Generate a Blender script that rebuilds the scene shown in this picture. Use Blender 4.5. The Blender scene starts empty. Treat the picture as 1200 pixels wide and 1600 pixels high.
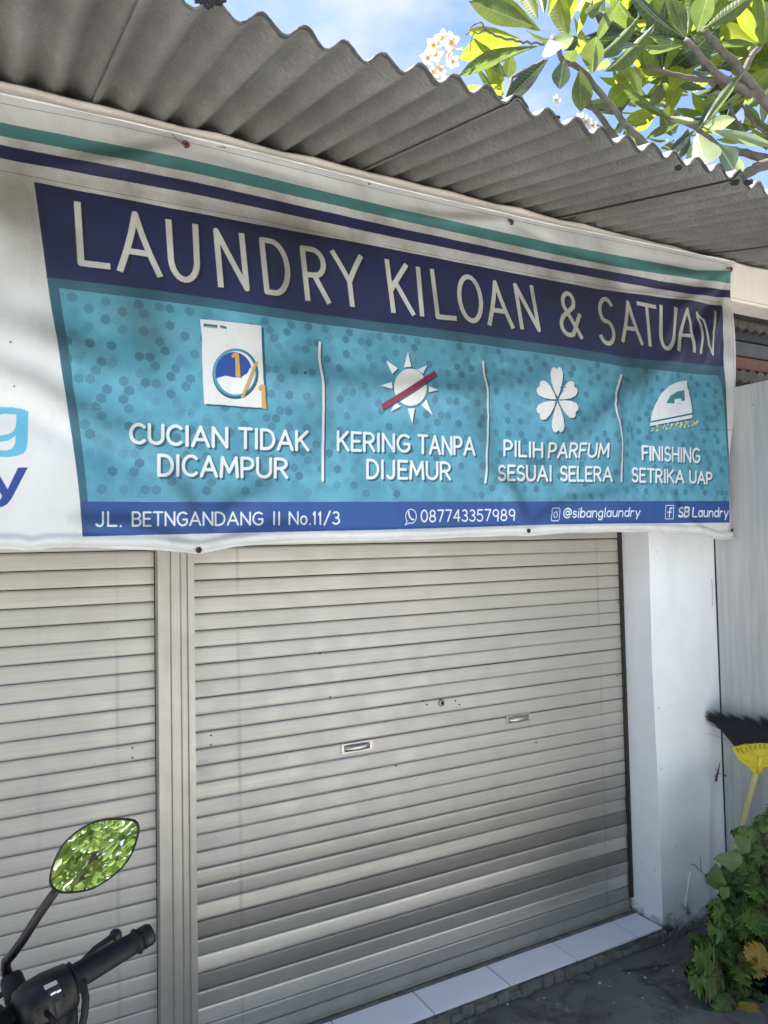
import bpy, bmesh, math, random
import numpy as np
from mathutils import Vector, Matrix, Quaternion

random.seed(7); rng = np.random.default_rng(11)
SC = bpy.context.scene
COL = SC.collection
# ------------------------------------------------------------------ camera
F = 1163.51                      # focal length for a frame 1200 units wide, 1600 high
CZ = 1.55                        # eye height
M = np.array([[0.8794853519, -0.4755033828, -0.0200511508],
              [0.0018183192, 0.0454876843, -0.9989632447],
              [0.4759224825, 0.8785370815, 0.0408703690]])   # rows: right, down, forward
cam = bpy.data.cameras.new('camera'); camo = bpy.data.objects.new('camera', cam); COL.objects.link(camo)
r_, d_, f_ = M
camo.matrix_world = Matrix(((r_[0], -d_[0], -f_[0], 0), (r_[1], -d_[1], -f_[1], 0), (r_[2], -d_[2], -f_[2], CZ), (0, 0, 0, 1)))
cam.sensor_fit = 'VERTICAL'; cam.sensor_height = 24; cam.sensor_width = 18; cam.lens = F / 1600 * 24
cam.clip_start = 0.02; cam.clip_end = 2000
SC.camera = camo
# ------------------------------------------------------------------ light
SUN_EL, SUN_AZ = math.radians(62), math.radians(-58)      # azimuth measured from +Y (behind the shop) towards +X
w = bpy.data.worlds.new("World"); SC.world = w; w.use_nodes = True
nt = w.node_tree; N = nt.nodes; L = nt.links
bg = N['Background']; bg.inputs[1].default_value = 0.062
sky = N.new('ShaderNodeTexSky'); sky.sky_type = 'NISHITA'; sky.sun_disc = False
sky.sun_elevation = SUN_EL; sky.sun_rotation = SUN_AZ; sky.air_density = 1.0; sky.dust_density = 1.2; sky.ozone_density = 3.5
tc = N.new('ShaderNodeTexCoord'); mp = N.new('ShaderNodeMapping'); mp.inputs['Scale'].default_value = (1.6, 1.6, 3.4)
mp.inputs['Location'].default_value = (0.35, 0.1, 0.2)
cn = N.new('ShaderNodeTexNoise'); cn.inputs['Scale'].default_value = 1.9; cn.inputs['Detail'].default_value = 9; cn.inputs['Roughness'].default_value = 0.6
cr = N.new('ShaderNodeValToRGB'); cr.color_ramp.elements[0].position = 0.47; cr.color_ramp.elements[1].position = 0.72
mx = N.new('ShaderNodeMixRGB'); mx.inputs[2].default_value = (3.1, 3.2, 3.5, 1)
L.new(tc.outputs['Generated'], mp.inputs[0]); L.new(mp.outputs[0], cn.inputs['Vector']); L.new(cn.outputs[0], cr.inputs[0])
L.new(cr.outputs[0], mx.inputs[0]); L.new(sky.outputs[0], mx.inputs[1]); L.new(mx.outputs[0], bg.inputs[0])
sl = bpy.data.lights.new('sun', 'SUN'); sl.energy = 5.0; sl.angle = math.radians(0.55); sl.color = (1.0, 0.975, 0.94)
so = bpy.data.objects.new('sun', sl); COL.objects.link(so); so.location = (3, 4, 8)
sd = Vector((math.sin(SUN_AZ) * math.cos(SUN_EL), math.cos(SUN_AZ) * math.cos(SUN_EL), math.sin(SUN_EL)))
so.rotation_euler = sd.to_track_quat('Z', 'Y').to_euler()
SC.view_settings.view_transform = 'Standard'; SC.view_settings.look = 'None'; SC.view_settings.gamma = 1
SC.view_settings.exposure = 2.4; SC.view_settings.use_curve_mapping = False
SC.cycles.max_bounces = 8; SC.cycles.diffuse_bounces = 5; SC.cycles.transparent_max_bounces = 8
SC.cycles.use_denoising = True

# ------------------------------------------------------------------ helpers
def at(u, v, Y=None, X=None, Z=None, D=None):
    d = M.T @ np.array([(u - 600) / F, (v - 800) / F, 1.0])
    t = Y / d[1] if Y is not None else X / d[0] if X is not None else (Z - CZ) / d[2] if Z is not None else D
    p = d * t; return Vector((p[0], p[1], p[2] + CZ))
def at_plane(u, v, p0, n):
    d = Vector(M.T @ np.array([(u - 600) / F, (v - 800) / F, 1.0])); o = Vector((0, 0, CZ))
    return o + d * ((p0 - o).dot(n) / d.dot(n))

def setp(o, label=None, cat=None, group=None, kind=None):
    for k, v in (('label', label), ('category', cat), ('group', group), ('kind', kind)):
        if v: o[k] = v
    return o
def empty(name, loc=(0, 0, 0), **kw):
    o = bpy.data.objects.new(name, None); COL.objects.link(o); o.location = loc; o.empty_display_size = .05
    bpy.context.view_layer.update() if False else None
    return setp(o, **kw)
def obj(name, me, parent=None, mat=None, **kw):
    o = bpy.data.objects.new(name, me); COL.objects.link(o)
    if mat and not me.materials: me.materials.append(mat)
    if parent:
        o.parent = parent; o.matrix_parent_inverse = Matrix.Translation(-Vector(parent.location))
    return setp(o, **kw)
def mesh(name, v, f, smooth=False):
    me = bpy.data.meshes.new(name); me.from_pydata([tuple(p) for p in v], [], f); me.update()
    if smooth: me.shade_smooth()
    return me
class MB:
    def __init__(s): s.v = []; s.f = []; s.m = []
    def add(s, v, f, mi=0):
        b = len(s.v); s.v += [tuple(p) for p in v]; s.f += [tuple(i + b for i in q) for q in f]; s.m += [mi] * len(f)
    def box(s, lo, hi, mi=0):
        x0, y0, z0 = lo; x1, y1, z1 = hi
        s.add([(x0,y0,z0),(x1,y0,z0),(x1,y1,z0),(x0,y1,z0),(x0,y0,z1),(x1,y0,z1),(x1,y1,z1),(x0,y1,z1)],
              [(0,3,2,1),(4,5,6,7),(0,1,5,4),(1,2,6,5),(2,3,7,6),(3,0,4,7)], mi)
    def tube(s, pts, rads, n=10, mi=0, cap=True):
        pts = [Vector(p) for p in pts]
        if not hasattr(rads, '__len__'): rads = [rads] * len(pts)
        V = []; prev = None
        for i, p in enumerate(pts):
            t = (pts[min(i + 1, len(pts) - 1)] - pts[max(i - 1, 0)]).normalized()
            if prev is None: a = t.orthogonal().normalized()
            else: a = (prev - t * prev.dot(t)).normalized()
            prev = a; b = t.cross(a)
            for k in range(n):
                g = 2 * math.pi * k / n; V.append(p + (a * math.cos(g) + b * math.sin(g)) * rads[i])
        Fc = [(i*n+k, i*n+(k+1) % n, (i+1)*n+(k+1) % n, (i+1)*n+k) for i in range(len(pts)-1) for k in range(n)]
        if cap: Fc += [tuple(range(n))[::-1], tuple((len(pts)-1)*n+k for k in range(n))]
        s.add(V, Fc, mi)
    def ring(s, c, nrm, R, r, n=20, k=8, mi=0):
        c = Vector(c); nrm = Vector(nrm).normalized(); a = nrm.orthogonal().normalized(); b = nrm.cross(a); V = []
        for i in range(n):
            g = 2*math.pi*i/n; e = a*math.cos(g)+b*math.sin(g)
            for j in range(k):
                h = 2*math.pi*j/k; V.append(c + e*(R + r*math.cos(h)) + nrm*r*math.sin(h))
        s.add(V, [(i*k+j, ((i+1) % n)*k+j, ((i+1) % n)*k+(j+1) % k, i*k+(j+1) % k) for i in range(n) for j in range(k)], mi)
    def prism(s, poly, off, mi=0):      # poly: list of Vectors, off: extrusion Vector
        n = len(poly); V = list(poly) + [Vector(p) + off for p in poly]
        s.add(V, [tuple(range(n))[::-1], tuple(range(n, 2*n))] + [(i, (i+1) % n, n+(i+1) % n, n+i) for i in range(n)], mi)
    def me(s, name, mats=None, smooth=False, bevel=0):
        m = bpy.data.meshes.new(name); m.from_pydata(s.v, [], s.f)
        for i, p in enumerate(m.polygons): p.material_index = s.m[i]
        if mats:
            for k in mats: m.materials.append(k)
        bm = bmesh.new(); bm.from_mesh(m); bmesh.ops.recalc_face_normals(bm, faces=bm.faces)
        if bevel:
            e = [x for x in bm.edges if len(x.link_faces) == 2 and x.calc_face_angle(0) > .6]
            bmesh.ops.bevel(bm, geom=e, offset=bevel, segments=2, affect='EDGES', clamp_overlap=True)
        bm.to_mesh(m); bm.free()
        if smooth: m.shade_smooth()
        m.update(); return m

# ------------------------------------------------------------------ materials
class NM:                                # tiny node builder
    def __init__(s, name):
        s.m = bpy.data.materials.new(name); s.m.use_nodes = True; s.t = s.m.node_tree; s.N = s.t.nodes; s.L = s.t.links
        s.b = s.N['Principled BSDF']; s.out = s.N['Material Output']
        s.tc = s.N.new('ShaderNodeTexCoord')
    def n(s, ty, ins=None, **kw):
        x = s.N.new('ShaderNode' + ty)
        for k, v in kw.items(): setattr(x, k, v)
        for k, v in (ins or {}).items(): s.set(x.inputs[k], v)
        return x
    def set(s, inp, v):
        if isinstance(v, bpy.types.NodeSocket): s.L.new(v, inp)
        elif isinstance(v, (tuple, list)) and len(v) == 3 and inp.type == 'RGBA': inp.default_value = (*v, 1)
        else: inp.default_value = v
    def P(s, **kw):
        for k, v in kw.items(): s.set(s.b.inputs[k.replace('_', ' ')], v)
    def map(s, scale=(1,1,1), src='Object', rot=(0,0,0)):
        return s.n('Mapping', {'Vector': s.tc.outputs[src], 'Scale': scale, 'Rotation': rot}).outputs[0]
    def noise(s, scale, detail=4, rough=.55, vec=None, dist=0):
        return s.n('TexNoise', {'Vector': vec or s.tc.outputs['Object'], 'Scale': scale, 'Detail': detail, 'Roughness': rough, 'Distortion': dist}).outputs[0]
    def ramp(s, fac, a, b, ca=(0,0,0), cb=(1,1,1), mode='LINEAR'):
        r = s.n('ValToRGB', {'Fac': fac}); e = r.color_ramp.elements; r.color_ramp.interpolation = mode
        e[0].position = a; e[1].position = b; e[0].color = (*ca, 1); e[1].color = (*cb, 1); return r.outputs[0]
    def mix(s, fac, a, b, mode='MIX'):
        x = s.n('MixRGB', {'Fac': fac, 'Color1': a, 'Color2': b}, blend_type=mode); return x.outputs[0]
    def math(s, op, a, b=0.0):
        x = s.n('Math', operation=op); s.set(x.inputs[0], a); s.set(x.inputs[1], b); return x.outputs[0]
    def bump(s, h, strength=.3, dist=.002, prev=None):
        i = {'Height': h, 'Strength': strength, 'Distance': dist}
        if prev: i['Normal'] = prev
        x = s.n('Bump', i); s.L.new(x.outputs[0], s.b.inputs['Normal']); return x.outputs[0]

def plain(name, col, rough=.6, metal=0, var=.12, scale=30, bump=.15, **kw):
    k = NM(name); nz = k.noise(scale, 5)
    a = tuple(c*(1-var) for c in col); b = tuple(min(1, c*(1+var)) for c in col)
    k.P(Base_Color=k.ramp(nz, .3, .7, a, b), Roughness=rough, Metallic=metal, **kw)
    k.bump(k.noise(scale*4, 4), bump, .001); return k.m

def m_paint_wall(name, base, dirt, dirtamt=.5, low=None):
    k = NM(name)
    big = k.noise(2.5, 5, .6); streak = k.noise(6, 5, .6, k.map((1.2, 1.2, .12)))
    c = k.mix(k.ramp(big, .35, .75), base, tuple(x*.86 for x in base))
    c = k.mix(k.math('MULTIPLY', k.ramp(streak, .52, .75), dirtamt), c, dirt)
    spots = k.ramp(k.noise(46, 2), .73, .76); c = k.mix(k.math('MULTIPLY', spots, .45), c, (.12, .1, .08))
    if low is not None:      # soiling at the foot of the wall
        z = k.n('SeparateXYZ', {'Vector': k.tc.outputs['Object']}).outputs[2]
        g = k.n('MapRange', {'Value': z, 'From Min': low, 'From Max': .01, 'To Min': 0, 'To Max': 1}).outputs[0]
        g2 = k.math('ADD', g, k.math('MULTIPLY', k.math('SUBTRACT', k.noise(14, 6, .7), .5), 1.5))
        c = k.mix(k.ramp(g2, .62, .98), c, (.1, .09, .08))
    k.P(Base_Color=c, Roughness=.72)
    b = k.bump(k.noise(7, 4), .35, .012); k.bump(k.noise(160, 4), .25, .0012, b); return k.m

def m_asbestos():
    k = NM('weathered fibre cement')
    xyz = k.n('SeparateXYZ', {'Vector': k.tc.outputs['Object']})
    c = k.ramp(k.noise(3.2, 6, .62), .3, .72, (.165, .155, .14), (.30, .288, .268))
    c = k.mix(k.math('MULTIPLY', k.ramp(k.noise(5, 6, .6, k.map((7, .8, 1))), .5, .72), .4), c, (.16, .15, .135))
    # black algae along the drip edge (low local Y)
    e = k.n('MapRange', {'Value': xyz.outputs[1], 'From Min': 1.402, 'From Max': 1.376, 'To Min': 0, 'To Max': 1}).outputs[0]
    e = k.math('ADD', e, k.math('MULTIPLY', k.math('SUBTRACT', k.noise(22, 5, .7), .5), 1.0))
    c = k.mix(k.ramp(e, .55, .85), c, (.03, .03, .03))
    c = k.mix(k.ramp(k.noise(60, 2), .74, .77), c, (.09, .08, .07))
    c = k.mix(k.math('MULTIPLY', k.ramp(k.noise(1.7, 7, .7), .52, .68), .45), c, (.15, .14, .12))
    wv = k.ramp(k.noise(1.0, 3, .55, k.map((75, 210, 0))), .40, .60)
    k.P(Base_Color=k.mix(k.math('MULTIPLY', wv, .55), c, (.12, .114, .104)), Roughness=.8)
    k.bump(wv, .8, .0028); return k.m

def m_slat(nm='aged aluminium slat', met=.42, ro=(.42, .58), tone=1.0):
    k = NM(nm)
    oi = k.n('ObjectInfo').outputs['Random']
    gp = k.n('NewGeometry').outputs['Position']
    def wm(sc_): return k.n('Mapping', {'Vector': gp, 'Scale': sc_}).outputs[0]
    st = k.noise(9, 6, .65, wm((.25, 1, 26)))
    c = k.ramp(st, .3, .72, (.385, .362, .315), (.475, .448, .395))
    c = k.mix(k.math('MULTIPLY', k.ramp(k.noise(2.2, 6, .65, gp), .5, .8), .5), c, (.29, .275, .245))
    c = k.mix(k.math('MULTIPLY', oi, .18), c, (.28, .265, .24))
    X_ = k.n('SeparateXYZ', {'Vector': gp}).outputs[0]
    for x0, am in ((at(183,1100,Y=2.24).x, .35), (at(374,1200,Y=2.24).x, .4), (at(940,1150,Y=2.24).x, .3), (at(60,1100,Y=2.24).x, .12)):
        g = k.ramp(k.math('ABSOLUTE', k.math('SUBTRACT', X_, x0)), .002, .008, (1, 1, 1), (0, 0, 0))
        c = k.mix(k.math('MULTIPLY', k.math('MULTIPLY', g, am), k.ramp(k.noise(5, 4, .55, gp), .35, .6)), c, (.17, .16, .14))
    sp = k.ramp(k.noise(70, 3, .6, gp), .735, .765); c = k.mix(k.math('MULTIPLY', sp, .5), c, (.16, .13, .1))
    c = k.mix(1.0, c, (tone, tone, tone*1.02), 'MULTIPLY')
    k.P(Base_Color=c, Metallic=met, Roughness=k.ramp(k.noise(14, 5, .55, gp), .3, .7, (ro[0],)*3, (ro[1],)*3))
    b = k.bump(k.noise(2, 2, .5, wm((.3, 1, 8))), .08, .002); k.bump(k.noise(300, 3), .12, .0004, b); return k.m

def m_ground():
    k = NM('worn dark concrete')
    c = k.ramp(k.noise(1.8, 8, .65), .3, .7, (.075, .073, .07), (.15, .145, .14))
    c = k.mix(k.ramp(k.noise(7, 6, .7, dist=.6), .5, .62), c, (.055, .054, .052))
    c = k.mix(k.math('MULTIPLY', k.ramp(k.noise(11, 7, .75), .58, .66), .6), c, (.24, .235, .225))
    v = k.n('TexVoronoi', {'Vector': k.tc.outputs['Object'], 'Scale': .9}, feature='DISTANCE_TO_EDGE')
    cr_ = k.ramp(k.math('ADD', v.outputs[0], k.math('MULTIPLY', k.noise(5, 6, .7), .10)), .044, .050)
    c = k.mix(cr_, (.03, .03, .03), c)
    xyz = k.n('SeparateXYZ', {'Vector': k.tc.outputs['Object']})
    far = k.n('MapRange', {'Value': xyz.outputs[1], 'From Min': .95, 'From Max': .35, 'To Min': 0, 'To Max': 1}).outputs[0]
    c = k.mix(far, c, k.ramp(k.noise(1.2, 6, .6), .3, .7, (.44, .435, .425), (.56, .555, .545)))   # unseen pale cement road, widened and lightened to bounce light onto the front
    k.P(Base_Color=c, Roughness=.85)
    b = k.bump(k.noise(9, 7, .65), .6, .012); k.bump(k.noise(120, 4), .4, .002, b); return k.m

def m_leaf(name, top, trans, veins=True, tw=.5, rough=.42, spots=.35, redc=False, vs=26):
    k = NM(name)
    xyz = k.n('SeparateXYZ', {'Vector': k.tc.outputs['Object']})
    ax = k.math('ABSOLUTE', xyz.outputs[0])
    oi = k.n('ObjectInfo').outputs['Random']
    c = k.mix(k.math('MULTIPLY', oi, .6), top, tuple(x*y for x, y in zip(top, (1.5, 1.12, .6))))
    c = k.mix(k.math('MULTIPLY', k.ramp(k.noise(11, 5, .65), .5, .72), spots), c, (.17, .15, .04))
    t = k.mix(k.math('MULTIPLY', oi, .6), trans, tuple(min(1, x*y) for x, y in zip(trans, (.7, .9, .8))))
    if veins:
        ph = k.math('SUBTRACT', k.math('MULTIPLY', xyz.outputs[1], vs*6.28), k.math('MULTIPLY', ax, vs*4.0))
        vn = k.ramp(k.math('SINE', ph), .82, .98); mid = k.ramp(ax, .004, .011, (1, 1, 1), (0, 0, 0))
        vv = k.math('MAXIMUM', k.math('MULTIPLY', vn, .35), mid)
        c = k.mix(k.math('MULTIPLY', vv, .32), c, (.28, .34, .14)); t = k.mix(k.math('MULTIPLY', vv, .25), t, (.5, .6, .2))
        t = k.mix(k.math('MULTIPLY', k.ramp(k.noise(3.5, 4, .6), .4, .7), .45), t, tuple(x*.45 for x in trans))
        k.bump(vv, .8 if redc else .4, .004 if redc else .002)
    if redc:
        ln = k.n('VectorMath', {0: k.tc.outputs['Object']}, operation='LENGTH').outputs['Value']
        g = k.ramp(k.math('ADD', ln, k.math('MULTIPLY', k.noise(9, 3), .16)), .12, .42, (1, 1, 1), (0, 0, 0))
        g = k.math('MULTIPLY', g, .8); c = k.mix(g, c, (.05, .012, .014)); t = k.mix(g, t, (.06, .01, .01))
    k.P(Base_Color=c, Roughness=rough)
    tr = k.n('BsdfTranslucent', {'Color': t}); mxs = k.n('MixShader', {0: tw, 1: k.b.outputs[0], 2: tr.outputs[0]})
    k.L.new(mxs.outputs[0], k.out.inputs[0]); return k.m

MAT = {}
MAT['wall'] = m_paint_wall('white painted plaster', (.82, .825, .83), (.55, .53, .49), .3, low=.20)
MAT['beam'] = m_paint_wall('cream painted plaster', (.58, .53, .45), (.33, .28, .23), .4)
MAT['roof'] = m_asbestos()
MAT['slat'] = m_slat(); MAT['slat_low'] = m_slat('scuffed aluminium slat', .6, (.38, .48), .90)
MAT['slat_refl_dark'] = m_slat('painted dark reflection slat', .5, (.42, .55), .50); MAT['slat_refl_bright'] = m_slat('painted bright reflection slat', .6, (.34, .42), 1.3)  # dark and bright tones paint reflection bands onto single lower slats
MAT['ground'] = m_ground()
MAT['steel'] = plain('aged aluminium trim', (.36, .34, .30), .42, .5, .1, 12, .1)
MAT['darkguide'] = plain('dark brown guide rail', (.045, .038, .035), .5, .3)
MAT['black'] = plain('black backing', (.012, .012, .012), .9)
MAT['tile'] = plain('white glazed tile', (.74, .76, .80), .12, 0, .04, 5, .02)
MAT['grout'] = plain('grey cement edge', (.16, .15, .135), .9, 0, .35, 25, .6)
MAT['rust'] = plain('rusty iron', (.09, .035, .02), .85, .3, .4, 60, .5)
MAT['chrome'] = plain('worn chrome', (.40, .375, .33), .36, .9, .12, 40, .1)
MAT['plastic'] = plain('black plastic', (.004, .004, .005), .45, 0, .2, 20, .05, Specular_IOR_Level=.3)
MAT['rubber'] = plain('black rubber grip', (.005, .005, .006), .6, 0, .3, 60, .3, Specular_IOR_Level=.25)
MAT['stem'] = plain('brown black painted steel', (.012, .009, .009), .42, 0, .2, 30, .05, Specular_IOR_Level=.35)
MAT['bark'] = plain('grey plumeria bark', (.10, .085, .07), .85, 0, .35, 28, .8)
MAT['yellow'] = plain('yellow plastic', (.62, .50, .03), .42, 0, .1, 25, .1)
MAT['bamboo'] = plain('yellowish broom stick', (.50, .43, .16), .5, 0, .2, 14, .2)
MAT['bristle'] = plain('black bristle', (.008, .009, .014), .55, 0, .3, 60, .1)

# ------------------------------------------------------------------ levels of the place
Y_SH, Y_PF, Y_BM = 2.24, 2.085, 2.07      # shutter, pillar front, beam front
X_W = 2.694                                # face of the boundary wall
TZ = .05                                   # top of the tiled sill
EAVE, SLOPE, WP = 1.378, .247, .092        # eave line, roof slope, wave pitch
BX = -1.9                                  # left end of the shop

# ------------------------------------------------------------------ ground
gv = [(-150,-150,0),(150,-150,0),(150,150,0),(-150,150,0)]
obj('ground', mesh('ground', gv, [(0,1,2,3)]), mat=MAT['ground'], kind='structure')
# ------------------------------------------------------------------ the shop
shop = empty('laundry_shop', (0, 2.4, 0), label='laundry shop front in white plaster with corrugated eave and roller shutters', cat='shop')
# walls behind and around (a closed house body)
b = MB(); b.box((BX, 2.262, 0), (2.70, 2.36, 2.775)); b.box((BX, 6.38, 0), (2.7, 6.5, 2.70))
for x_ in (BX-.12, 2.703):
    b.prism([Vector((x_, y_, z_)) for y_, z_ in ((2.21, 0), (6.5, 0), (6.5, 2.69), (4.15, 3.235), (2.21, 2.762))], Vector((.117, 0, 0)))
obj('wall', b.me('shop_wall', [MAT['wall']]), shop)
b = MB(); b.box((BX, Y_BM, 2.567), (3.9, 2.206, 2.735))
me = b.me('beam', [MAT['beam']], bevel=.012)
obj('beam', me, shop)
b = MB(); b.tube([(BX + i*.1, Y_BM+.012+.004*math.sin(i*1.7), 2.730+.003*math.sin(i*2.3)) for i in range(58)], .0135, 10)
obj('beam_moulding', b.me('moulding', [MAT['beam']], True), shop)
# pillar: corners measured on the front plane, slightly out of plumb
t0, t1 = at(1012, 830, Y=Y_PF), at(1036, 1447, Y=Y_PF)
b = MB(); n = 12; V = []; zs = [0.0 + 2.565*i/n for i in range(n+1)]
for i, z in enumerate(zs):
    xl = t1.x + (t0.x - t1.x)*(z - t1.z)/(t0.z - t1.z) + .0025*math.sin(z*5) ; xr = 2.693
    V += [(xl, Y_PF + .002*math.sin(z*7), z), (xr, Y_PF, z), (xr, 2.26, z), (2.3165, 2.26, z)]
Fc = []
for i in range(n):
    for k in range(4): Fc.append((i*4+k, i*4+(k+1) % 4, (i+1)*4+(k+1) % 4, (i+1)*4+k))
Fc.append((3, 2, 1, 0)); b.add(V, Fc)
pm = b.me('pillar', [MAT['wall']]); obj('pillar', pm, shop)
# flaking paint and the ragged plaster foot
fl = MB()
def flake(pts, th=.0035):
    P = [at(u, v, Y=Y_PF - .001) for u, v in pts]; fl.prism(P, Vector((0, -th, 0)))
flake([(1078,1362),(1079,1372),(1075,1395),(1072,1418),(1070,1419),(1073,1392),(1076,1368)])
flake([(1080,1352),(1088,1350),(1095,1358),(1097,1362),(1092,1359),(1086,1353)], .002)
flake([(1094,1340),(1095,1340),(1096.5,1355),(1096,1362),(1095,1356)], .002)
obj('paint_flake', fl.me('flakes', [MAT['wall']]), shop)
b = MB()
for i in range(26):
    x = 2.30 + i*.0155; hgt = .012 + .03*random.random()
    s = .012 + .01*random.random(); yy = Y_PF - .004
    b.prism([Vector((x-s, yy, 0)), Vector((x+s, yy, 0)), Vector((x+s*.7, yy, hgt)), Vector((x-s*.5, yy, hgt*.8))], Vector((0, -.008-.008*random.random(), 0)))
o = obj('plaster_crumbs', b.me('foot', [MAT['grout']], bevel=.002), shop, kind='stuff')

ck = MB()
for P in ([(1080,1350),(1086,1351),(1091,1356),(1095,1361),(1099,1362)], [(1093,1336),(1095,1346),(1094,1352),(1096,1361)], [(1099,1362),(1102,1367),(1101,1376),(1105,1384)], [(1067,1419),(1073,1418)], [(1112,905),(1114,930),(1113,948)]):
    ck.tube([at(u, v, Y=Y_PF-.0045) for u, v in P], .0008, 5)
obj('crack', ck.me('crack', [MAT['grout']]), shop)
# roof sheets: 9 waves each, lapping, slope falling to the camera
def sheet_mesh(x0, x1, lift, ya, yb, seed):
    r = random.Random(seed); nx = max(8, int((x1-x0)/WP*14)); ys = [ya + .003*j for j in range(5)] + list(np.linspace(ya+.03, yb, 16))
    ph = .4915
    def zf(x, y): return 2.593 + SLOPE*(y - EAVE) + .0165*math.cos((x-ph)/WP*2*math.pi) + lift
    jag = [0.0]
    for i in range(nx): jag.append(max(-.006, min(.008, jag[-1] + r.uniform(-.0022, .0022))))
    V = []
    for th in (0, .0058):
        for j, y in enumerate(ys):
            for i in range(nx+1):
                x = x0 + (x1-x0)*i/nx; yy = y + (jag[i] if j < 3 else 0); V.append((x, yy, zf(x, yy) + th))
    R = nx+1; S = R*len(ys); Fc = []
    for j in range(len(ys)-1):
        for i in range(nx):
            a = j*R+i; Fc.append((a, a+R, a+R+1, a+1)); Fc.append((S+a, S+a+1, S+a+R+1, S+a+R))
    for i in range(nx): Fc.append((i, i+1, S+i+1, S+i))
    for j in range(len(ys)-1): a = j*R; Fc.append((a, S+a, S+a+R, a+R)); c = a+nx; Fc.append((c, c+R, S+c+R, S+c))
    me = mesh('roof_sheet', V, Fc, True); me.materials.append(MAT['roof']); return me
sx = .4915 - 2.5*WP
for k in range(-3, 5):
    x0 = sx + k*9*WP; x1 = x0 + 9*WP + .11
    lift = .0 if k % 2 == 0 else .001
    # each sheet's right edge laps under the next one; the step at the lap is the sheet's own thickness
    m_ = sheet_mesh(x0, x1 - (.03 if True else 0), -.0 + lift, EAVE + random.uniform(-.004, .004), 4.1, k+20)
    for v in m_.vertices:
        t = (v.co.x - x0)/(x1 - x0); v.co.z += .0150*t**3 - .002
    obj('roof_sheet', m_, shop)
b = MB(); b.add([(BX-.5, 4.08, 3.262), (4.6, 4.08, 3.262), (4.6, 6.9, 2.6), (BX-.5, 6.9, 2.6), (BX-.5, 4.08, 3.252), (4.6, 4.08, 3.252), (4.6, 6.9, 2.59), (BX-.5, 6.9, 2.59)], [(0,1,2,3),(7,6,5,4),(0,4,5,1),(2,6,7,3),(1,5,6,2),(0,3,7,4)])
obj('rear_roof', b.me('rear_roof', [MAT['roof']]), shop)
# clumps of dead moss caught in the eave
for (u, v, s) in ((322, -2, .02), (340, -4, .016), (870, 184, .008), (1148, 285, .012), (1060, 262, .01), (1170, 285, .012)):
    c = at(u, v, Y=EAVE - .002); me = bpy.data.meshes.new('moss'); bm = bmesh.new(); bmesh.ops.create_icosphere(bm, subdivisions=3, radius=s)
    for vv in bm.verts: vv.co *= 1 + random.uniform(-.35, .3)
    for vv in bm.verts: vv.co.z *= .6
    bm.to_mesh(me); bm.free(); me.materials.append(plain('black moss %d' % u, (.03, .03, .028), .95, 0, .6, 60, .9) if False else MAT['black'])
    o = obj('moss_clump', me, shop); o.location = c - Vector(shop.location) + Vector(shop.location)

# roller shutters -----------------------------------------------------
def slat_mesh(x0, x1):
    prof = [(.006, .0), (-.0026, .0003), (-.0038, .0016), (-.0041, .008), (-.0042, .024), (-.0040, .040), (-.0036, .0468), (-.0022, .0481), (.007, .0484)]
    V = [(x, y, z) for x in (x0, x1) for y, z in prof]; k = len(prof)
    me = mesh('slat', V, [(i, k+i, k+i+1, i+1) for i in range(k-1)], True)
    for e in me.edges: pass
    me.materials.append(MAT['slat']); return me
zR0 = at(299, 880.7, Y=Y_SH).z; zL0 = at(243, 885.7, Y=Y_SH).z
TILT = {}
def shutter(x0, x1, zline, label, tilts):
    sh = MB(); sh.box((x0-.012, Y_SH+.0075, TZ+.012), (x1+.012, Y_SH+.012, 2.45))
    s = obj('roller_shutter', sh.me('shutter_curtain', [MAT['black']]), shop, label=label)
    me = slat_mesh(x0, x1); me_low = me.copy(); me_low.materials[0] = MAT['slat_low']; me_du = me.copy(); me_du.materials[0] = MAT['slat_refl_dark']; me_br = me.copy(); me_br.materials[0] = MAT['slat_refl_bright']
    k0 = int(math.floor((zline - (TZ+.02))/.05)); z = zline - k0*.05
    i = 0
    while z < 2.42:
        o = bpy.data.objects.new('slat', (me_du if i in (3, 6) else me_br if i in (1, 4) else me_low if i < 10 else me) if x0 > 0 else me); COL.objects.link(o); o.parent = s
        o.location = (0, Y_SH + random.uniform(-.0006, .0006), z); a = tilts.get(i, 0)
        o.rotation_euler = (math.radians(random.gauss(0, .25) + a), math.radians(random.gauss(0, .015)), 0)
        z += .05; i += 1
    b = MB(); b.box((x0, Y_SH-.006, TZ+.008), (x1, Y_SH+.007, zline - k0*.05 - .001)); b.box((x0, Y_SH-.012, TZ+.004), (x1, Y_SH+.007, TZ+.012))
    obj('bottom_bar', b.me('bottom_bar', [MAT['steel']], bevel=.0015), s)
    return s
XR = 2.299
shR = shutter(.556, XR, zR0, 'right roller shutter with lock and two pull handles', {0: -1.5, 1: -2.5, 2: 2.2, 3: -1.2, 4: -4.0, 5: 3.2, 6: -.6, 7: -4.5, 8: 1.6, 9: .6, 10: .5, 11: -.4})
shL = shutter(-1.7, .444, zL0, 'left roller shutter seen beside the scooter mirror', {0: .5, 1: -.6, 2: .6, 4: .5, 6: -.4})
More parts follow.
